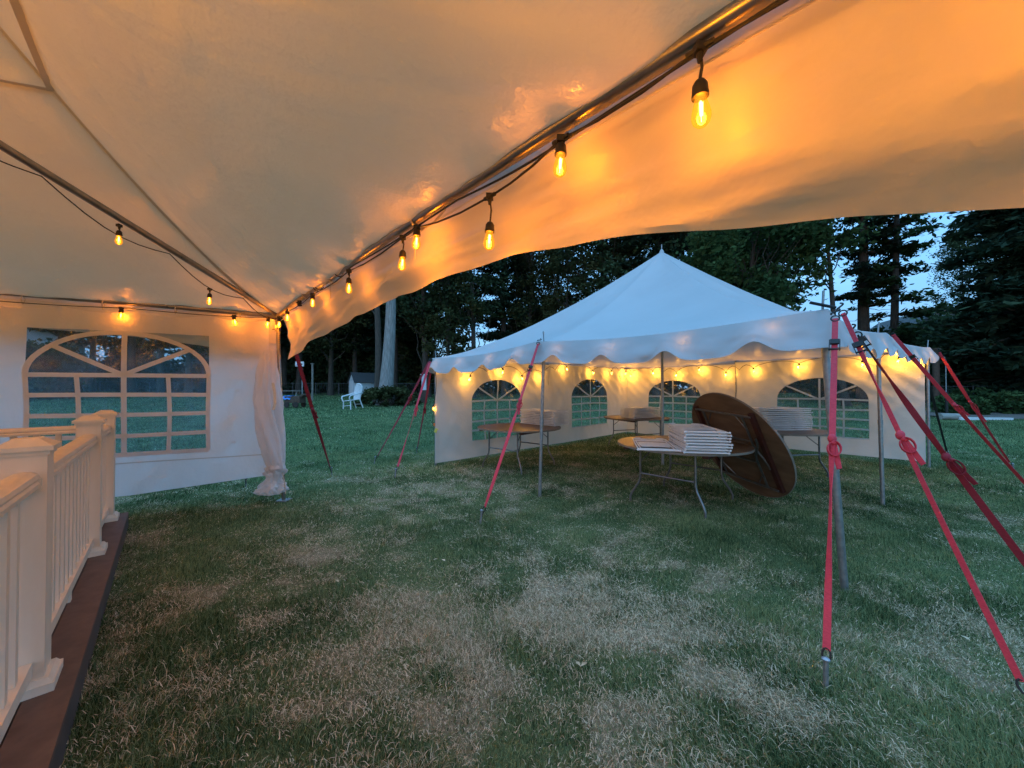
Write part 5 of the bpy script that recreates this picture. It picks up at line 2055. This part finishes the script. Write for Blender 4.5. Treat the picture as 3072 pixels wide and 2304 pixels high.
house('pale sided gable house glimpsed between dark trees above the tent eave', at(2725, 36), math.radians(-20), 7, 9, 4.6, 3.0, [(0, 5.0, 0.9, 1.2)])
house('pale house seen blurred through the clear tent window', at(10, 36), math.radians(40), 9, 9, 5.2, 3.2, [(-2, 1.8, 1.2, 1.5), (2, 1.8, 1.2, 1.5), (0, 4.4, 1.0, 1.2)])

# ------------------------------------------------------------------ grass
rng = np.random.default_rng(99)


def blades(y0, y1, dens, hgt, wid, seg):
    # sample in the view wedge with a margin
    area = (y1 ** 2 - y0 ** 2) * 1.5 + 2.4 * (y1 - y0)
    n = int(area * dens)
    u = rng.uniform(0, 1, n)
    # density proportional to wedge width
    a, b, c = 1.5, 2.4, -(1.5 * y0 ** 2 + 2.4 * y0) - u * area
    y = (-b + np.sqrt(b * b - 4 * a * c)) / (2 * a)
    x = rng.uniform(-1, 1, n) * (1.5 * y + 1.2)
    dd = (x - P3.x) * DN.x + (y - P3.y) * DN.y
    du = (x - P3.x) * DU.x + (y - P3.y) * DU.y
    keep = ~((dd < 0.15) & (du > -0.2))
    keep &= x < 1.45 * y + 1.2
    x, y = x[keep], y[keep]
    n = len(x)
    pr = straw_prob(x, y)
    straw = rng.uniform(0, 1, n) < np.clip(pr * 0.98 - 0.03, 0, 1)
    # clumps: green tufts stand higher
    cl = 0.75 + 0.45 * np.clip(fbm(x * 3.1, y * 3.1, 15, 2), -0.8, 1.2)
    h = hgt * rng.uniform(0.5, 1.25, n) * cl * np.where(straw, rng.uniform(0.45, 1.15, n), 1.0)
    th = rng.uniform(0, 2 * np.pi, n) * 0.6 + 2.0 * fbm(x * 0.9, y * 0.9, 25, 2) + rng.normal(0, 0.8, n)
    lean = np.where(straw, rng.uniform(1.0, 1.56, n), rng.uniform(0.15, 1.2, n))
    dx, dy = np.cos(th), np.sin(th)
    z0 = gz(x, y) + 0.012 * fbm(x * 0.5, y * 0.5, 3) - 0.004
    lift = np.where(straw, rng.uniform(0.002, 0.030, n), 0.0)
    w = wid * rng.uniform(0.7, 1.3, n)
    wx, wy = -dy * w / 2, dx * w / 2
    rot = rng.uniform(-0.9, 0.9, n)
    cr, sr = np.cos(rot), np.sin(rot)
    wx, wy = wx * cr - wy * sr, wx * sr + wy * cr
    rows = []
    for k in range(seg):
        t = k / seg
        ang = lean * (0.35 + 0.65 * t)
        rr_ = h * t
        cxp = x + dx * np.sin(ang) * rr_
        cyp = y + dy * np.sin(ang) * rr_
        cz = z0 + lift + np.cos(np.minimum(ang, 1.45)) * rr_
        q = 1 - 0.5 * t
        rows.append(np.stack([cxp - wx * q, cyp - wy * q, cz], 1))
        rows.append(np.stack([cxp + wx * q, cyp + wy * q, cz], 1))
    ang = lean * 1.05
    tip = np.stack([x + dx * np.sin(ang) * h, y + dy * np.sin(ang) * h, z0 + lift + np.cos(np.minimum(ang, 1.45)) * h], 1)
    rows.append(tip)
    nvb = 2 * seg + 1
    v = np.stack(rows, 1).reshape(-1, 3)
    base = np.arange(n) * nvb
    tris = []
    for k in range(seg - 1):
        a_, b_, c_, d_ = base + 2 * k, base + 2 * k + 1, base + 2 * k + 3, base + 2 * k + 2
        tris += [np.stack([a_, b_, c_], 1), np.stack([a_, c_, d_], 1)]
    tris.append(np.stack([base + 2 * (seg - 1), base + 2 * (seg - 1) + 1, base + 2 * seg], 1))
    f = np.concatenate(tris, 0)
    g = np.clip(0.22 + 0.16 * fbm(x * 1.7, y * 1.7, 35, 2) + rng.normal(0, 0.19, n), 0, 0.49)
    s = np.clip(0.74 + 0.08 * fbm(x * 1.3, y * 1.3, 45, 2) + rng.normal(0, 0.19, n), 0.52, 1.0)
    t = np.where(straw, s, g)
    tint = np.zeros((n * nvb, 4))
    tint[:, 0] = np.repeat(t, nvb)
    tint[:, 3] = 1
    return v, f, tint


parts = [blades(1.05, 2.6, 26000, 0.060, 0.0031, 2), blades(2.6, 4.6, 12500, 0.060, 0.0047, 1), blades(4.6, 8.5, 4600, 0.060, 0.0080, 1), blades(8.5, 17, 620, 0.072, 0.018, 1), blades(17, 42, 75, 0.10, 0.05, 1)]
off = 0
V_, F_a, T_ = [], [], []
for v, f, t in parts:
    V_.append(v)
    F_a.append(f + off)
    T_.append(t)
    off += len(v)
print('grass tris', sum(len(f) for f in F_a))
go = link_mesh('grass', np_mesh('grass', np.concatenate(V_), np.concatenate(F_a), np.concatenate(T_)), M['grass'], None, 'stuff')
go['label'] = 'patchy lawn of green and straw-coloured grass blades'

# a few dry leaves and bits lying in the grass
lv, lf, lt = [], [], []
rl_ = np.random.default_rng(5)
for i in range(70):
    y = rl_.uniform(1.6, 9)
    x = rl_.uniform(-1.2, 1.4) * y
    if (x - P3.x) * DN.x + (y - P3.y) * DN.y < 0.3:
        continue
    sz = rl_.uniform(0.012, 0.03)
    a = rl_.uniform(0, 6.28)
    ca, sa = math.cos(a), math.sin(a)
    z = float(gz(x, y)) + rl_.uniform(0.03, 0.05)
    b0 = len(lv)
    for (u, v, w_) in ((-1, 0, 0), (-0.2, -0.5, 0.25), (1, 0, 0.1), (-0.2, 0.5, 0.3)):
        lv.append((x + sz * (u * ca - v * sa), y + sz * (u * sa + v * ca), z + sz * w_))
        lt.append((0.62 + 0.38 * rl_.uniform(), 0, 0, 1))
    lf.append((b0, b0 + 1, b0 + 2, b0 + 3))
link_mesh('fallen_leaves', np_mesh('fallen_leaves', np.array(lv), np.array(lf), np.array(lt)), M['grass'], None, 'stuff')
